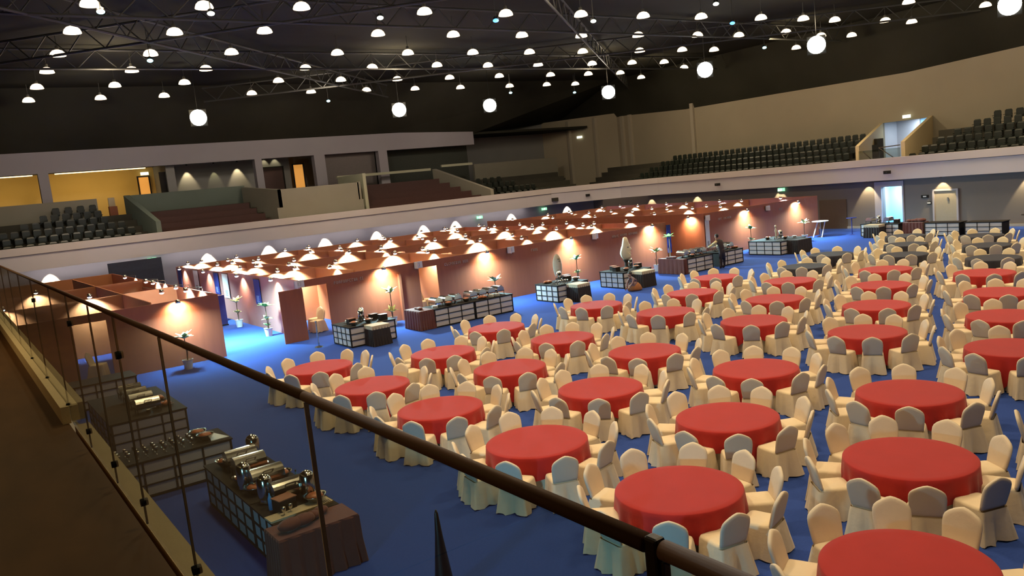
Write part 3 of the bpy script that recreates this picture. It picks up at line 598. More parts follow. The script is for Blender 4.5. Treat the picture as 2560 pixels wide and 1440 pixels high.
def clothbox(x0, x1, y0, y1, z, m, label, topm=None, name='cloth_covered_table'):
    t = T(name, label, 'table', ((x0 + x1) / 2, (y0 + y1) / 2, 0)); hx, hy = (x1 - x0) / 2, (y1 - y0) / 2
    per = []; N = 72
    for i in range(N):
        u = 4 * i / N; s_ = int(u); f = u - s_
        p = [(-1 + 2 * f, -1), (1, -1 + 2 * f), (1 - 2 * f, 1), (-1, 1 - 2 * f)][s_]; per.append(p)
    b = MB(); rows_ = [(z, 0), (z - .03, .012), (z * .5, .02), (.01, .04)]; vs_ = []
    for zz, o in rows_:
        for i, (px, py) in enumerate(per):
            r = o * (1 + .8 * math.sin(i * 2.1)) ; n = Vector((px, py)); L = max(abs(px), abs(py)); vs_.append((px * (hx + r), py * (hy + r), zz))
    fs_ = []
    for k in range(3):
        for i in range(N): j = (i + 1) % N; fs_.append((k * N + i, (k + 1) * N + i, (k + 1) * N + j, k * N + j))
    fs_.append(tuple(range(N))); b.add(vs_, fs_); b.build('cloth', m, t)
    MB().box(-hx + .06, hx - .06, -hy + .06, hy - .06, 0, z - .02).build('trestle', M_dark, t)
    if topm: MB().box(-hx - .02, hx + .02, -hy - .02, hy + .02, z - .13, z + .015).build('top_cloth', topm, t, bevel=.01)
    return t
counter(11.4, 13.2, 26.68, 28.2, 'black lattice buffet island with pale cells nearest the corridor', [('x', -1, 4), ('y', -1, 3)])
clothbox(11.95, 12.62, 25.98, 26.6, .74, M_darkcloth, 'black cloth-covered cart before the corridor island', M_tan)
counter(15.12, 16.95, 27.0, 28.0, 'left half of the long pale-celled buffet', [('y', -1, 3)])
counter(17.02, 18.85, 27.0, 28.0, 'right half of the long pale-celled buffet', [('y', -1, 3), ('x', 1, 2)])
clothbox(14.45, 15.08, 27.0, 28.2, .76, M_brown, 'dark maroon cloth-covered table at the left end of long buffet')
counter(21.05, 22.75, 26.68, 28.2, 'black lattice island below the flat pale face', [('x', -1, 4), ('y', -1, 3)])
clothbox(21.52, 22.2, 25.9, 26.6, .74, M_darkcloth, 'black cloth-covered cart before the second island', M_tan)
counter(24.85, 26.6, 26.6, 28.15, 'black lattice island carrying the tall face sculpture', [('x', -1, 4), ('y', -1, 3)])
clothbox(25.3, 26.1, 25.85, 26.52, .74, M_darkcloth, 'black cloth-covered cart before the sculpture island', M_tan)
clothbox(29.12, 29.36, 26.85, 28.5, .76, M_brown, 'maroon cloth-covered table left of the attended buffet')
counter(29.4, 31.25, 26.85, 27.9, 'left half of the attended buffet', [('y', -1, 3)])
counter(31.75, 33.6, 26.85, 27.9, 'right half of the attended buffet', [('y', -1, 3)])
counter(36.2, 38.4, 26.4, 28.45, 'black lattice island nearest the far end', [('x', -1, 4), ('y', -1, 4)])
clothbox(36.75, 38.0, 25.75, 26.32, .74, M_darkcloth, 'black cloth-covered cart before the far island')
counter(44.4, 45.2, 24.4, 26.7, 'dark buffet counter before the bright doorway', [('x', -1, 6)])
clothbox(43.7, 44.32, 25.2, 26.1, .74, M_darkcloth, 'black cloth-covered cart before the bright doorway', M_tan)
clothbox(44.5, 45.2, 23.1, 24.2, .78, M_brown, 'maroon cloth table heaped with folded linen by end wall')
counter(44.5, 45.3, 21.1, 22.95, 'pale-celled serving counter under the restroom door', [('x', -1, 3)])
counter(44.5, 45.3, 18.95, 20.8, 'pale-celled serving counter farthest along the end wall', [('x', -1, 3)])
# near side, behind the glass
clothbox(3.13, 4.33, 10.72, 11.3, .75, M_brown, 'brown cloth-covered table below the glass, nearest one')
counter(3.3, 4.25, 11.36, 12.4, 'near end of the laden buffet below the glass, with blue-lit cells', [('x', -1, 3)], cell=M_cellbluelit)
counter(3.3, 4.25, 12.45, 15.1, 'laden buffet counter running away below the glass', [('x', -1, 6)])
counter(1.9, 4.15, 16.5, 17.5, 'cross buffet counter below the glass with glassware', [('y', -1, 4)])
counter(2.5, 4.15, 20.2, 23.6, 'farther buffet counter seen darkly through the glass', [('x', -1, 6), ('y', -1, 3)])
counter(1.9, 4.1, 26.0, 27.0, 'dark buffet counter near the left block wall', [('y', -1, 4)])

def mk_chafer():
    t = T('chafing_dish', '', 'chafing dish')
    fr = MB().box(-.28, .28, -.18, .18, .14, .17)
    for sx in (-1, 1):
        for sy in (-1, 1): fr.tube((sx * .26, sy * .16, 0), (sx * .26, sy * .16, .15), .012, 6)
    a = fr.build('frame', M_steeld, t)
    p = MB().box(-.27, .27, -.17, .17, .17, .22).build('pan', M_steel, t)
    vs_ = []; fs_ = []; n = 9
    for i in range(n + 1):
        an = PI * i / n
        vs_ += [(-.27, -.17 * math.cos(an), .225 + .14 * math.sin(an)), (.27, -.17 * math.cos(an), .225 + .14 * math.sin(an))]
    for i in range(n): fs_.append((2 * i, 2 * i + 1, 2 * i + 3, 2 * i + 2))
    fs_ += [tuple(range(0, 2 * n + 2, 2))[::-1], tuple(range(1, 2 * n + 2, 2))]
    l = MB().add(vs_, fs_).build('lid', M_steel, t)
    hd = MB().path([(-.08, -.15, .31), (-.08, -.20, .34), (.08, -.20, .34), (.08, -.15, .31)], .01).build('handle', M_steeld, l)
    u = MB().lathe([(.05, 0), (.05, .07)], 10).build('burner', M_steeld, t)
    PARTS[l.name] = [hd]
    return reg(t, [a, p, l, u])
chafer = Once(mk_chafer)
def mk_bowl():
    t = T('serving_bowl', '', 'bowl')
    a = MB().lathe([(.07, 0), (.09, .02), (.17, .12), (.185, .14), (.16, .13), (.08, .05)], 14).build('bowl', M_steel, t, True)
    b = MB().ell((0, 0, .11), .13, .13, .06).build('food', M_copper, t, True)
    return reg(t, [a, b])
bowl = Once(mk_bowl)
def mk_roast():
    t = T('carving_platter', '', 'platter')
    a = MB().lathe([(.10, 0), (.24, .02), (.26, .035), (.1, .03)], 16, sy=.7).build('platter', M_steel, t)
    b = MB()
    for i in range(5): b.ell((random.uniform(-.14, .14), random.uniform(-.08, .08), .07), .08, .06, .05, 9, 5)
    return reg(t, [a, b.build('roast_pieces', M_copper, t, True)])
roast = Once(mk_roast)
def mk_urn():
    t = T('drink_urn', '', 'urn')
    a = MB().lathe([(.10, 0), (.12, .03), (.10, .06), (.12, .10), (.12, .38), (.09, .43), (.02, .47)], 14).build('body', M_steel, t, True)
    b = MB().tube((0, -.12, .14), (0, -.19, .12), .015).build('tap', M_steeld, t)
    return reg(t, [a, b])
urn = Once(mk_urn)
def mk_glass():
    t = T('stemmed_glass', '', 'glass')
    a = MB().lathe([(.03, 0), (.005, .01), (.005, .07), (.03, .09), (.036, .15), (.03, .16)], 8).build('glass_bowl', M_steel, t, True)
    return reg(t, [a])
gls = Once(mk_glass)
def mk_stack():
    t = T('plate_stack', '', 'plates')
    p = [(.05, 0)]
    for i in range(8): p += [(.12, .008 + i * .012), (.10, .014 + i * .012)]
    return reg(t, [MB().lathe(p, 14).build('plates', M_white, t)])
stack = Once(mk_stack)
def mk_riser():
    t = T('display_riser', '', 'riser')
    return reg(t, [MB().box(-.14, .14, -.12, .12, 0, .20).build('box', M_dark, t), MB().box(-.15, .15, -.13, .13, .20, .215).build('top', M_woodcap, t)])
riser = Once(mk_riser)
K = {'c': (chafer, 'steel roll-top chafing dish'), 'b': (bowl, 'steel bowl of brown food'), 'r': (roast, 'platter of browned meat'), 'u': (urn, 'steel drinks urn'), 'g': (gls, 'small stemmed glass'),
     'p': (stack, 'stack of white plates'), 'x': (riser, 'dark square display riser')}
def spread(where, z, items, group):
    cnt = {}
    for k, x, y, rz in items:
        f, nm = K[k]; cnt[k] = cnt.get(k, 0) + 1
        f((x, y, z), rz, '%s, %s on the %s' % (nm, ORD[cnt[k] - 1], where), group)
spread('corridor buffet island', .75, [('x', 11.8, 27.4, 0), ('u', 12.3, 27.6, 0), ('x', 12.75, 27.5, .1), ('b', 11.7, 26.95, 0), ('b', 12.3, 27.0, 0), ('x', 12.9, 27.0, 0), ('p', 11.9, 27.9, 0), ('u', 12.5, 28.0, 0), ('r', 12.85, 27.95, 0)], 'dishes on the corridor island')
spread('long buffet', .75, [('p', 15.3, 27.25, 0), ('c', 15.55, 27.6, PI / 2), ('c', 16.0, 27.6, PI / 2), ('c', 16.45, 27.6, PI / 2), ('b', 16.8, 27.3, 0), ('c', 17.2, 27.6, PI / 2), ('c', 17.65, 27.6, PI / 2), ('c', 18.1, 27.6, PI / 2), ('c', 18.55, 27.6, PI / 2), ('b', 15.9, 27.2, 0), ('r', 17.5, 27.2, 0), ('p', 17.95, 27.2, 0), ('p', 18.25, 27.2, 0)], 'dishes on the long buffet')
spread('second buffet island', .75, [('g', 21.3 + .13 * (i % 5), 26.9 + .16 * (i // 5), 0) for i in range(10)] + [('x', 22.3, 27.5, 0), ('u', 22.0, 27.7, 0), ('b', 22.45, 27.1, 0), ('r', 21.4, 27.8, 0), ('x', 22.55, 27.9, 0)], 'dishes on the second island')
spread('sculpture island', .75, [('x', 25.1, 27.3, 0), ('x', 25.35, 27.75, 0), ('u', 26.3, 27.6, 0), ('b', 26.1, 27.0, 0), ('b', 25.3, 26.85, 0), ('x', 26.4, 27.2, 0)], 'dishes on the sculpture island')
spread('attended buffet', .75, [('c', 29.7, 27.4, PI / 2), ('c', 30.15, 27.4, PI / 2), ('c', 30.6, 27.4, PI / 2), ('c', 31.0, 27.4, PI / 2), ('b', 30.0, 27.05, 0), ('c', 32.1, 27.4, PI / 2), ('c', 32.6, 27.4, PI / 2), ('c', 33.1, 27.4, PI / 2), ('r', 33.4, 27.2, 0)], 'dishes on the attended buffet')
spread('far island', .75, [('g', 36.4 + .14 * (i % 4), 26.7 + .2 * (i // 4), 0) for i in range(8)] + [('b', 37.3, 26.9, 0), ('u', 37.6, 27.4, 0), ('p', 38.0, 26.8, 0), ('b', 37.0, 27.8, 0)], 'dishes on the far island')
spread('counter before the bright doorway', .75, [('c', 44.8, 26.3, 0), ('u', 44.8, 25.8, 0), ('c', 44.8, 25.2, 0), ('x', 44.8, 24.7, 0)], 'dishes before the bright doorway')
spread('laden buffet below the glass', .75, [('r', 3.8, 15.0 - .0, .3), ('c', 3.75, 14.4, 0), ('c', 3.75, 13.9, 0), ('r', 3.95, 13.45, .2), ('c', 3.75, 13.0, 0), ('r', 3.85, 12.6, 0), ('u', 3.5, 12.3, 0), ('c', 3.8, 12.1, 0), ('b', 4.05, 12.4, 0), ('b', 3.5, 13.5, 0), ('u', 4.05, 11.9, 0), ('b', 3.55, 14.7, 0), ('r', 3.95, 14.2, .5), ('b', 4.05, 13.15, 0), ('r', 4.0, 13.75, .8), ('b', 3.5, 12.85, 0), ('u', 3.45, 13.2, 0), ('b', 4.05, 11.65, 0), ('u', 4.08, 14.7, 0), ('x', 3.6, 11.75, .2), ('g', 3.5, 11.5, 0), ('g', 3.62, 11.55, 0)], 'dishes on the laden near buffet')
spread('cross buffet below the glass', .75, [('g', 2.1 + .17 * (i % 9), 16.7 + .2 * (i // 9), 0) for i in range(27)] + [('b', 3.75, 16.8, 0), ('b', 3.7, 17.2, 0), ('p', 2.0, 17.3, 0)], 'glassware on the cross buffet')
spread('farther buffet below the glass', .75, [('c', 3.4, 20.6, 0), ('r', 3.8, 20.9, 0), ('c', 3.4, 21.4, 0), ('c', 3.4, 22.1, 0), ('c', 3.4, 22.8, 0), ('r', 3.8, 21.7, 0)], 'dishes on the farther near buffet')
# bottles, blue reflections put into their colour, and trays near
for k, (x, y) in enumerate([(3.45, 11.95), (3.78, 12.25), (4.1, 12.55)]):
    t = T('water_bottle', 'blue-lit bottle standing among near buffet dishes, %s one' % ['nearest', 'middle', 'farthest'][k], 'bottle', (x, y, .75), 0, 'blue-lit bottles on the near buffet')
    MB().lathe([(.035, 0), (.035, .18), (.012, .24), (.012, .28)], 10).build('body', mat('bottle_bluelit', (.08, .35, .75), .2, noise=.1), t, True); MB().lathe([(.014, .27), (.014, .3)], 8).build('cap', M_black, t)
t = T('serving_tray', 'cream tray with black stripes behind the brown table', 'tray', (3.75, 11.55, .75), .05); MB().box(-.5, .5, -.13, .13, 0, .03).build('tray', M_tan, t)
q = MB()
for i in range(6): q.box(.30 + i * .03, .315 + i * .03, -.12, -.02, .03, .033)
q.build('slots', M_black, t)
t = T('white_napkin', 'triangular white napkin on the cross buffet corner', 'napkin', (4.0, 16.85, .752)); MB().add([(-.05, .5, 0), (.16, -.25, 0), (-.2, -.25, 0), (-.05, .5, .015), (.16, -.25, .015), (-.2, -.25, .015)], [(0, 2, 1), (3, 4, 5), (0, 1, 4, 3), (1, 2, 5, 4), (2, 0, 3, 5)]).build('cloth', M_white, t)
def heap(x, y, z, label, m=M_brown, s=1, rz=0):
    b = MB()
    for i, (px, py, r) in enumerate([(-.25, .02, .16), (-.05, 0, .15), (.12, .03, .12), (.3, .08, .11)]): b.ell((px * s, py * s, r * .45 * s), r * 1.3 * s, r * .9 * s, r * .55 * s, 10, 6)
    o = b.build('crumpled_cloth', m, smooth=True); o.location = (x, y, z); o.rotation_euler.z = rz; return tag(o, label, 'cloth')
heap(3.65, 11.0, .76, 'crumpled brown cloth on the nearest brown table', rz=.25)
heap(14.75, 27.55, .77, 'crumpled maroon cloth at the left end of the long buffet', s=.7, rz=1.4)
heap(29.24, 27.7, .77, 'crumpled maroon cloth left of the attended buffet', s=.8, rz=1.5)
heap(44.85, 23.6, .79, 'heap of folded maroon linen by the end wall', s=1.3, rz=1.5)

# sculptures
def face_profile(scale, depth, z0):
    pts = [(0, 0), (.14, .02), (.21, .10), (.23, .2), (.19, .235), (.225, .26), (.235, .30), (.20, .325), (.205, .37), (.26, .43), (.245, .47), (.20, .53), (.205, .60), (.17, .66), (.14, .80), (.10, .90), (.02, .93), (-.05, .90), (-.08, .78), (-.12, .60), (-.19, .42), (-.22, .28), (-.18, .14), (-.10, .04)]
    b = MB(); n = len(pts); rings = [(-1, .72), (-.7, .95), (0, 1.03), (.7, .95), (1, .72)]; vs_ = []
    cx, cz = 0.0, .4
    for d, s in rings:
        for px, pz in pts: vs_.append(((cx + (px - cx) * s) * scale, d * depth, z0 + (cz + (pz - cz) * s) * scale))
    fs_ = []
    for k in range(4):
        for i in range(n): j = (i + 1) % n; fs_.append((k * n + i, k * n + j, (k + 1) * n + j, (k + 1) * n + i))
    c = len(vs_); vs_ += [(0, -depth * 1.05, z0 + cz * scale), (0, depth * 1.05, z0 + cz * scale)]
    for i in range(n): j = (i + 1) % n; fs_.append((c, j, i)); fs_.append((c + 1, 4 * n + i, 4 * n + j))
    return b.add(vs_, fs_)
t = T('face_sculpture', 'tall cream profile face sculpture on a dark pedestal', 'sculpture', (25.95, 27.5, .75), -.55)
face_profile(1.15, .14, .42).build('head', M_stone, t, True); MB().lathe([(.2, 0), (.18, .05), (.09, .12), (.08, .3), (.15, .43)], 10).build('pedestal', M_darkcloth, t)
MB().ell((.11, -.13, 1.02), .05, .03, .03).build('eye', M_ink, t, True)
t = T('face_relief', 'flat pale oval face with dark eye marks against the wall', 'sculpture', (23.0, 29.0, .7), -.5)
MB().ell((0, 0, .55), .22, .07, .58, 16, 10).tube((0, 0, 0), (0, 0, .1), .1).build('face', mat('pale_relief', (.52, .40, .27), .8, noise=.1), t, True)
MB().ell((.06, -.06, .9), .06, .03, .03).ell((.0, -.07, .35), .07, .02, .04).ell((.1, -.05, .78), .05, .03, .03).build('marks', mat('relief_mark', (.22, .16, .08), .8), t, True)  # dark brown marks on the pale face
MB().box(-.12, .12, -.1, .1, -.7, 0).build('stand', M_dark, t)
t = T('small_statue', 'slim pale statuette standing on the far island', 'statue', (37.9, 27.9, .75)); MB().lathe([(.06, 0), (.05, .1), (.04, .25), (.07, .4), (.03, .5), (.03, .53)], 10).ell((0, 0, .62), .06, .06, .09).build('figure', M_stone, t, True); MB().box(-.08, .08, -.08, .08, 0, .03).build('plinth', M_dark, t)
# cocktail table, stanchion, chest
t = T('cocktail_table', 'white-topped cocktail table with slanting legs near the end wall', 'table', (44.4, 29.4, 0))
MB().lathe([(.48, .96), (.5, .98), (.48, 1.0)], 20).build('tabletop', M_white, t)
for sx in (-1, 1): MB().tube((-.35, .3 * sx, 0), (.12, .25 * sx, .95), .035, 8).build('leg', M_white, t)
MB().lathe([(.25, 0), (.03, .04), (.03, .95)], 10).build('pillar', M_steel, t)
t = T('stanchion', 'slim queue stanchion with round black base before the first opening', 'stanchion', (10.75, 28.2, 0)); MB().lathe([(.16, 0), (.14, .03), (.03, .06)], 16).build('base', M_black, t); MB().tube((0, 0, .05), (0, 0, .95), .028).build('post', M_steel, t); MB().ell((0, 0, .97), .04, .04, .04).build('cap', M_steel, t, True)
t = T('tapered_stand', 'slim black tapered stand on carpet seen through the glass', 'stand', (4.63, 8.84, 0)); MB().lathe([(.16, 0), (.12, .3), (.05, .9), (.025, 1.2), (.01, 1.25)], 12).build('cone', M_black, t, True); MB().lathe([(.2, 0), (.2, .02)], 14).build('base', M_black, t)
for k, (x, y) in enumerate([(45.4, 27.9), (44.9, 17.9)]):
    t = T('bar_table', ['small high table silhouetted in the bright doorway', 'dark high table at the end of the serving counters'][k], 'table', (x, y, 0)); MB().lathe([(.3, 1.03), (.3, 1.06)], 14).build('tabletop', [M_bluebanner, M_dark][k], t); MB().lathe([(.2, 0), (.03, .05), (.03, 1.03)], 10).build('pillar', [M_bluebanner, M_dark][k], t)

# ---------------------------------------------------------------- people
def skin_fig(verts, edges, radii, root=0):
    me = bpy.data.meshes.new('body'); me.from_pydata(verts, edges, []); o = bpy.data.objects.new('body', me); C.objects.link(o)
    sk = o.modifiers.new('skin', 'SKIN'); sk.use_smooth_shade = True
    for i, r in enumerate(radii): me.skin_vertices[0].data[i].radius = (r, r)
    me.skin_vertices[0].data[root].use_root = True
    ss = o.modifiers.new('sub', 'SUBSURF'); ss.levels = 1; ss.render_levels = 1
    return o
def hand(b, p, d, s=1):
    p = Vector(p); d = Vector(d).normalized(); q = d.orthogonal().normalized(); r = d.cross(q)
    b.ell(p + d * .04, .04 * s, .035 * s, .04 * s, 8, 5)
    for i, L in enumerate((.065, .078, .08, .07)):
        a = p + d * .07 + q * (.025 - .017 * i); b.tube(a, a + d * L * .55 - r * .01, .009, 6); b.tube(a + d * L * .55 - r * .01, a + d * L - r * .035, .008, 6)
    b.tube(p + d * .02 + q * .03, p + d * .06 + q * .065, .010, 6)
def head(t, c, f, hm=M_hair, bun=False):
    c = Vector(c); f = Vector(f).normalized(); s = Vector((-f.y, f.x, 0)).normalized()
    b = MB().ell(c, .078, .088, .115, 12, 8); b.ell(c + f * .09 - Vector((0, 0, .01)), .014, .014, .025, 6, 5); b.ell(c + s * .082, .012, .015, .03, 6, 5); b.ell(c - s * .082, .012, .015, .03, 6, 5)
    b.ell(c + f * .075 - Vector((0, 0, .055)), .025, .012, .008, 6, 4); b.tube(c - Vector((0, 0, .2)), c - Vector((0, 0, .06)), .05, 10)
    h_ = b.build('head', M_skin, t, True)
    e = MB().ell(c + f * .078 + s * .03 + Vector((0, 0, .01)), .012, .012, .008, 6, 4).ell(c + f * .078 - s * .03 + Vector((0, 0, .01)), .012, .012, .008, 6, 4); e.build('eyes', M_hair, h_, True)
    hr = MB().ell(c - f * .022 + Vector((0, 0, .028)), .09, .098, .108, 12, 8)
    if bun: hr.ell(c - f * .10 + Vector((0, 0, .03)), .05, .05, .05)
    hr.build('hair', hm, h_, True)
# attendant leaning over the dishes
t = T('person', 'person in dark vest and cream sleeves leaning over the attended buffet', 'person', (31.4, 26.35, 0))
V = [(0, 0, .92), (-.02, .02, 1.15), (-.06, .08, 1.36), (-.10, .12, 1.46), (.10, -.0, .88), (.12, -.02, .48), (.12, -.0, .07), (.12, .12, .04), (-.10, .0, .88), (-.10, -.02, .48), (-.10, 0, .07), (-.10, .12, .04),
     (-.22, .12, 1.37), (-.38, .25, 1.22), (-.52, .42, 1.10), (.10, .05, 1.37), (.18, .22, 1.18), (.08, .42, 1.08)]
Eg = [(0, 1), (1, 2), (2, 3), (0, 4), (4, 5), (5, 6), (6, 7), (0, 8), (8, 9), (9, 10), (10, 11), (2, 12), (12, 13), (13, 14), (2, 15), (15, 16), (16, 17)]
o = skin_fig(V, Eg, [.14, .125, .15, .06, .10, .075, .05, .045, .10, .075, .05, .045, .065, .05, .036, .065, .05, .036]); o.data.materials.append(M_vest); o.parent = t
MB().tube((-.2, .11, 1.38), (-.39, .26, 1.22), .075, 10, .06).ell((-.39, .26, 1.22), .06, .06, .06).tube((-.39, .26, 1.22), (-.51, .41, 1.11), .06, 10, .045).build('sleeve', M_shirt, t, True)
MB().tube((.09, .05, 1.38), (.18, .22, 1.18), .072, 10, .06).ell((.18, .22, 1.18), .06, .06, .06).tube((.18, .22, 1.18), (.09, .40, 1.09), .058, 10, .045).build('sleeve', M_shirt, t, True)
hb = MB(); hand(hb, (-.52, .42, 1.10), (-.4, .8, -.3)); hand(hb, (.08, .42, 1.08), (-.3, .8, -.3)); hb.build('hands', M_skin, t, True)
head(t, (-.14, .17, 1.62), (-.4, .8, -.4))
MB().lathe([(.17, .50), (.165, .92), (.14, 1.0)], 14, sx=1, sy=.85).build('apron', M_vest, t, True)
# crouching figure beside the sculpture island cart
t = T('person', 'crouching person in mauve top and rust skirt beside sculpture island', 'person', (24.75, 25.75, 0))
V = [(0, 0, .25), (-.06, .02, .42), (-.14, .04, .56), (-.2, .05, .62), (-.26, -.14, .34), (-.2, -.12, .06), (-.3, -.12, .04), (-.22, .16, .34), (-.14, .14, .06), (-.26, .14, .04), (-.2, -.12, .54), (-.34, -.16, .36), (-.46, -.1, .2), (-.2, .16, .52), (-.36, .16, .36), (-.46, .08, .2)]
Eg = [(0, 1), (1, 2), (2, 3), (0, 4), (4, 5), (5, 6), (0, 7), (7, 8), (8, 9), (2, 10), (10, 11), (11, 12), (2, 13), (13, 14), (14, 15)]
o = skin_fig(V, Eg, [.17, .15, .14, .06, .09, .055, .04, .09, .055, .04, .06, .045, .035, .06, .045, .035]); o.data.materials.append(M_mauve); o.parent = t
MB().lathe([(.30, .01), (.33, .08), (.26, .24), (.18, .34)], 16, c=(-.06, 0, 0), sx=1.1, sy=.95).build('skirt', M_rust, t, True)
hb = MB(); hand(hb, (-.46, -.1, .2), (-.7, .1, -.6)); hand(hb, (-.46, .08, .2), (-.7, -.1, -.6)); hb.build('hands', M_skin, t, True)
head(t, (-.27, .05, .74), (-1, 0, -.4), bun=True)

# ---------------------------------------------------------------- chairs
def rrect(hx, hy, r, n=6):
    pts = []
    for cx, cy, a0 in ((hx - r, hy - r, 0), (-hx + r, hy - r, PI / 2), (-hx + r, -hy + r, PI), (hx - r, -hy + r, 1.5 * PI)):
        for i in range(n): a = a0 + PI / 2 * i / (n - 1); pts.append((cx + r * math.cos(a), cy + r * math.sin(a)))
    return pts
def mk_chair():
    t = T('banquet_chair', '', 'chair')
    # skirt: pleated cloth from the seat to the floor
    base = rrect(.23, .225, .05, 4); P = []
    n0 = len(base)
    for i in range(n0):
        a = Vector(base[i]); b_ = Vector(base[(i + 1) % n0]); L = (b_ - a).length; k = max(1, int(L / .045))
        for j in range(k): P.append(a + (b_ - a) * j / k)
    n = len(P); vs_ = []; zz = [(.455, 0), (.40, .008), (.22, .016), (.015, .028)]
    for z, o in zz:
        for i, p in enumerate(P):
            nn = p.normalized(); f = (1 - z / .46); back = max(0, p.x / .23)
            corner = (abs(p.x) / .23 * abs(p.y) / .225) ** 3
            pl = (.024 * math.sin(i * 1.9) + .012 * math.sin(i * .73 + 1)) * f + .03 * f * corner - (.05 * f if back > .9 and abs(p.y) < .03 else 0)
            off = o + pl + back * f * .045
            vs_.append((p.x + nn.x * off + (.03 if p.x > .15 else 0), p.y + nn.y * off, z + (.012 * math.sin(i * 1.3) if z < .1 else 0)))
    fs_ = []
    for k in range(len(zz) - 1):
        for i in range(n): j = (i + 1) % n; fs_.append((k * n + i, (k + 1) * n + i, (k + 1) * n + j, k * n + j))
    sk = MB().add(vs_, fs_).build('skirt', M_cream, t, True)
    # seat cushion cover
    R = rrect(.225, .22, .06, 5); m = len(R); vs_ = []
    for z, s in ((.40, 1.01), (.455, 1.03), (.485, .97), (.495, .80)):
        for p in R: vs_.append((p[0] * s, p[1] * s, z))
    fs_ = [(k * m + i, k * m + (i + 1) % m, (k + 1) * m + (i + 1) % m, (k + 1) * m + i) for k in range(3) for i in range(m)] + [tuple(range(3 * m, 4 * m))]
    se = MB().add(vs_, fs_).build('seat', M_cream, t, True)
    # back: crowned outline, leaning outwards
    out = [(0, .93), (.05, .918), (.11, .893), (.17, .858), (.205, .825), (.222, .785), (.228, .72), (.222, .62), (.212, .52), (.205, .47), (.10, .462), (0, .46)]
    out = out + [(-y, z) for y, z in out[-2:0:-1]]; q = len(out); vs_ = []
    tan = math.tan(math.radians(15))
    def bx(z): return .205 + (z - .44) * tan
    for d, s in ((-.030, .80), (-.028, .93), (-.012, 1.0), (.012, 1.0), (.024, .95), (.028, .80)):
        for y, z in out:
            z2 = .67 + (z - .67) * s; vs_.append((bx(z2) + d, y * s, z2))
    fs_ = [(k * q + i, (k + 1) * q + i, (k + 1) * q + (i + 1) % q, k * q + (i + 1) % q) for k in range(5) for i in range(q)]
    c = len(vs_); vs_ += [(bx(.67) - .045, 0, .67), (bx(.67) + .030, 0, .67)]
    fs_ += [(c, i, (i + 1) % q) for i in range(q)] + [(c + 1, 5 * q + (i + 1) % q, 5 * q + i) for i in range(q)]
    ba = MB().add(vs_, fs_).build('backrest', M_creamcap, t, True)
    return reg(t, [sk, se, ba])
PX = {'T1': (8.0, 7.79, 1), 'T2': (8.0, 11.15, 2), 'T6': (8.0, 4.45, 1), 'T7': (8.03, 14.58, 35), 'T8': (8.03, 17.87, 32), 'T9': (8.05, 21.3, 1),
      'T4': (11, 6.02, 5), 'T3': (11.0, 9.37, 9), 'T14': (11.04, 12.84, 12), 'T11': (11.04, 16.23, 3), 'T10': (11.06, 19.55, 3), 'Ta': (11, 2.6, 3),
      'T5': (14.04, 7.64, 32), 'T16': (14.04, 11.07, 2), 'T15': (14.04, 14.49, 4), 'T13': (14.06, 17.82, 34), 'T12': (14.1, 21.25, 30), 'Tb': (14.04, 4.2, 2),
      'T33': (18.2, 7.6, 33), 'T29': (18.33, 10.99, 1), 'T17': (18.33, 14.42, 33), 'T18': (18.35, 17.84, 0), 'T19': (18.36, 21.17, 26), 'Tc': (18.2, 4.2, 0),
      'T32': (21.4, 9.05, 2), 'T28': (21.6, 12.63, 2), 'T21': (21.5, 16.03, 1), 'T20': (21.6, 19.6, 4),
      'T31': (24.6, 10.6, 30), 'T27': (24.85, 14.33, 35), 'T23': (24.85, 17.82, 1), 'T22': (24.85, 21.25, 5), 'Td': (24.6, 7.1, 0),
      'T30': (28.0, 12.51, 31), 'T26': (28.1, 16.01, 1), 'T24': (28.2, 19.5, 33), 'Te': (28, 9, 4),
      'T37': (31.5, 13.75, 6), 'T34': (32.0, 17.4, 2), 'T25': (31.8, 20.6, 21), 'T38': (35.1, 15.55, 0), 'T35': (35.3, 19.1, 4), 'T39': (38.5, 17.3, 0), 'T36': (38.5, 20.85, 3)}
NAVY = {'T24', 'T25', 'T34', 'T35', 'T36', 'T37', 'T38', 'T39'}
rows_ = {}
for k, (x, y, p) in PX.items():
    r = min(range(10), key=lambda i: abs([8, 11, 14, 18.3, 21.5, 24.8, 28.1, 31.8, 35.2, 38.5][i] - x)); rows_.setdefault(r, []).append((-y, k))
where = {}
for r, l in rows_.items():
    for i, (_, k) in enumerate(sorted(l)): where[k] = (r, i)
# tables
def cloth_mesh(hem=True):
    N = 96; vs_ = [(0, 0, .757)]; fs_ = []
    rings = [(.45, 0), (.80, 0), (.895, 0), (.912, -.012)] + [(None, f) for f in (.15, .35, .6, .8, 1.0)]
    for r, f in rings:
        for i in range(N):
            a = 2 * PI * i / N; c4 = max(abs(math.cos(a)), abs(math.sin(a)))
            drop = min(.66, 1.27 / c4 - .915)
            if r is not None: vs_.append((r * math.cos(a), r * math.sin(a), .757 + f)); continue
            rip = math.sin(a * 19 + 1.6 * math.sin(a * 5)) * .036 * f + .03 * f * (drop - .3)
            rr = .915 + rip + .012 * f; vs_.append((rr * math.cos(a), rr * math.sin(a), .745 - drop * f))
    for i in range(N): fs_.append((0, 1 + i, 1 + (i + 1) % N))
    for k in range(len(rings) - 1):
        for i in range(N): j = (i + 1) % N; fs_.append((1 + k * N + i, 1 + (k + 1) * N + i, 1 + (k + 1) * N + j, 1 + k * N + j))
    return vs_, fs_
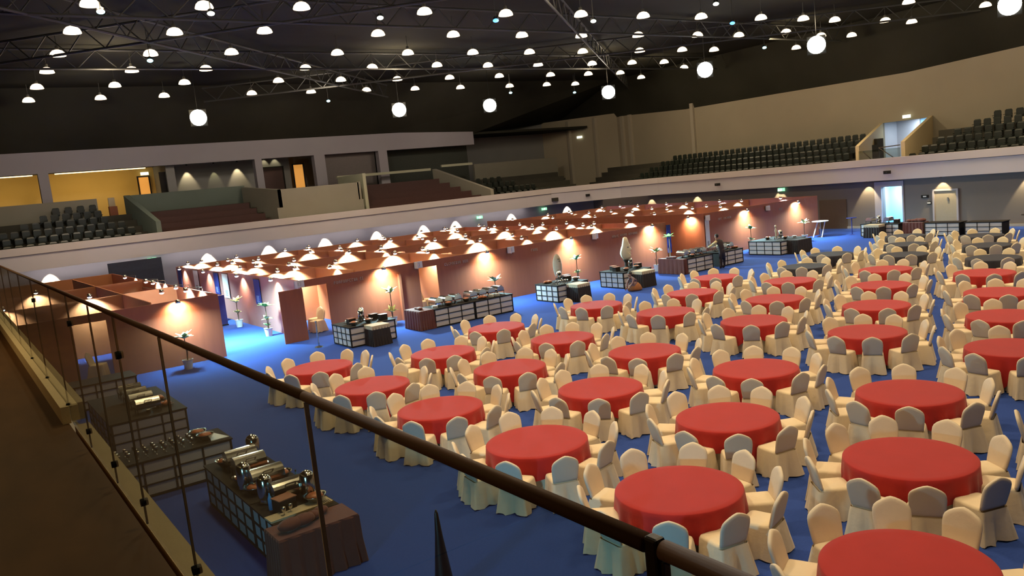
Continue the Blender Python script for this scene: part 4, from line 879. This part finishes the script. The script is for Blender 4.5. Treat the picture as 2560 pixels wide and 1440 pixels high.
def mk_table():
    t = T('banquet_table', '', 'table')
    a = MB().lathe([(.05, .72), (.90, .722), (.90, .752), (.05, .754)], 48).build('tabletop', M_dark, t)
    N = 80; vs_ = []
    for z, o in ((.72, 0), (.35, .01), (.02, .02)):
        for i in range(N): an = 2 * PI * i / N; r = .865 + o * 2 * math.sin(an * 24); vs_.append((r * math.cos(an), r * math.sin(an), z))
    fs_ = [(k * N + i, (k + 1) * N + i, (k + 1) * N + (i + 1) % N, k * N + (i + 1) % N) for k in range(2) for i in range(N)]
    s = MB().add(vs_, fs_).build('skirt', M_cream, t, True)
    ls = [MB().tube((sx * .5, sy * .5, 0), (sx * .5, sy * .5, .72), .02).build('leg', M_steeld, t) for sx in (-1, 1) for sy in (-1, 1)]
    return reg(t, [a, s] + ls)
table = Once(mk_table)
redc = Once(lambda: reg(tag(MB().add(*cloth_mesh()).build('tablecloth', M_red, smooth=True), '', 'tablecloth'), []))
navc = Once(lambda: reg(tag(MB().add(*cloth_mesh()).build('tablecloth', M_navy, smooth=True), '', 'tablecloth'), []))
chair = Once(mk_chair)
cl = []
for k, (x, y, ph) in PX.items():
    r, i = where[k]; col = 'navy' if k in NAVY else 'red'
    w_ = '%s from booths, %s row out from balcony' % (ORD[i], ORD[r])
    if infr(x, y, .75, 500) and any(infr(x + .9 * math.cos(a), y + .9 * math.sin(a), .75, 0) for a in (0, 1, 2, 3, 4, 5, 6)):
        table((x, y, 0), 0, 'round banquet table under a %s cloth, %s' % (col, w_), 'round banquet tables')
        (navc if col == 'navy' else redc)((x, y, 0), .35 + (r * 7 + i * 3) % 5 * .17, '%s tablecloth on the round table %s' % (col, w_), col + ' cloths on round tables')
    cang = math.atan2(-y, -x)
    for j in range(10):
        a = math.radians(ph + 36 * j + random.uniform(-3.5, 3.5)); rr = 1.125 + random.uniform(-.03, .06)
        cx, cy = x + rr * math.cos(a), y + rr * math.sin(a)
        if not (infr(cx, cy, .45, 45) or infr(cx, cy, .9, 20)): continue
        clock = round((6 - math.degrees(a - cang) / -30) % 12)  # six is the side facing the camera
        clock = int(round((6 - math.degrees((a - cang + PI) % (2 * PI) - PI) / 30.0))) % 12 or 12
        cl.append((cx * cx + cy * cy, cx, cy, a + random.uniform(-.12, .12), 'cream covered chair at %s o\'clock, %s table %s from booths, row %s from balcony' % (NUM[clock], col, NUM[i + 1], NUM[r + 1])))
cl.sort()
for d, x, y, a, lab in cl[:300]: chair((x, y, 0), a, lab, 'cream covered chairs around the round tables')
if len(cl) > 300:
    me_ = MB()
    for d, x, y, a, lab in cl[300:]:
        Mx = Matrix.Translation((x, y, 0)) @ Matrix.Rotation(a, 4, 'Z')
        for part in PARTS[chair.p.name]: me_.add([v.co[:] for v in part.data.vertices], [tuple(p.vertices) for p in part.data.polygons], Mx)
    tag(me_.build('banquet_chairs', M_cream, smooth=True), 'farthest cream covered chairs around the tables by the end wall', 'chairs', kind='stuff')
# chairs inside the open booths and behind the glass
for x, y, rz, lab in [(12.1, 31.6, .3, 'white covered chair just inside the first booth opening, nearer one'), (12.3, 32.3, .2, 'white covered chair inside the first opening, farther one'),
                      (16.9, 31.3, 2.6, 'bright white covered chair in the second booth opening, left one'), (17.5, 31.7, 2.6, 'pale covered chair in the second booth opening, right one'),
                      (3.8, 31.2, 2.6, 'pale covered chair in the left block opening behind the glass')]:
    chair((x, y, 0), rz, lab, 'covered chairs inside the booths')

# ---------------------------------------------------------------- near balcony
GX = .645
S('floor_balcony', MB().box(-3.5, .62, -4, 3.0, 3.55, 3.745).box(-3.5, .62, 3.01, 50, 3.55, 3.745), M_floorw, 'dark brown wooden walkway floor of the near balcony', 'floor')
S('trim_9', MB().box(.44, .60, -4, 3.35, 3.745, 3.78).box(.25, .262, -4, 3.0, 3.745, 3.757), M_floorw, 'brown timber edging at the foot of the glass', 'trim')
b = MB().box(.575, .638, 7.43, 50, 3.745, 3.889).box(.652, .76, 7.50, 50, 3.745, 3.889); b.box(.655, .765, 3.30, 7.43, 3.60, 3.72); b.box(.64, .80, -4, 3.28, 3.60, 3.80)
S('trim_10', b, M_ledge, 'cream stone coping with a slot for the glass', 'trim')
S('wall_balcony_front', MB().box(.60, .75, -4, 50, 3.1, 3.58), M_parapet, 'front edge of the near balcony slab')
S('wall_balcony_inner', MB().box(-3.7, -3.5, -4, 50, 3.5, 7.2), mat('inner_wall', (.10, .06, .03), .8, noise=.2), 'dim brown inner wall of the near balcony')
S('ceiling_3', MB().box(-3.7, -1.2, -4, 50, 7.2, 7.4), M_dark, 'dark soffit over the near walkway', 'ceiling')
light('AREA', (-2.6, 2.5, 7.0), 20, (1, .60, .22), size=.5, name='walkway_light')
light('AREA', (-1.6, 12, 7.0), 60, (1, .66, .28), size=.5, name='walkway_light')
t = T('handrail', 'dark brown handrail running along the top of the glass', 'railing', (GX, 0, 4.889))
for k, (a, c) in enumerate([(-4, .66), (.69, 1.83), (1.84, 30)]):
    MB().tube((0, a, 0), (0, c, 0), .0125, 20).build('rail_section', M_rail, t, True)
JT = [-1.2, .67, 1.83, 3.42, 4.48, 5.35, 6.39, 7.5, 9.1, 10.7, 12.3, 13.9, 15.5, 17.1, 18.7]
for k in range(len(JT) - 1):
    if k == 0: y0, y1 = JT[0], JT[1] - .012
    else: y0, y1 = JT[k] + .004, JT[k + 1] - .004
    zb = 3.80 if y0 > 7.4 else 3.76
    t = T('glass_balustrade_panel', 'clear glass balustrade panel, %s along the walkway from the black post' % ORD[k], 'glass panel', (GX, y0, 3.745), 0, 'glass panels of the near balustrade')
    MB().box(-.005, .005, 0, y1 - y0, zb - 3.745, 1.13).build('pane', M_glass, t)
    MB().box(-.0055, .0055, y1 - y0 - .0015, y1 - y0 + .003, zb - 3.745, 1.13).build('edge_seal', M_black if k != 1 else mat('seal_grey', (.75, .68, .60), .6), t)
    if 1 < k < 9:
        for z in (.14, .93 if k % 2 else .14): MB().lathe([(.02, -.018), (.022, 0), (.02, .018)], 14, M=Matrix.Translation((0, y1 - y0 - .01, z)) @ Matrix.Rotation(PI / 2, 4, 'Y')).build('clamp', M_black, t)
t = T('balustrade_post', 'short black post splitting the handrail', 'post', (GX, .675, 3.745)); MB().box(-.009, .009, -.011, .011, 0, 1.157).build('post', M_black, t, bevel=.004); MB().box(-.03, .03, -.03, .03, 0, .01).build('foot_plate', M_black, t)
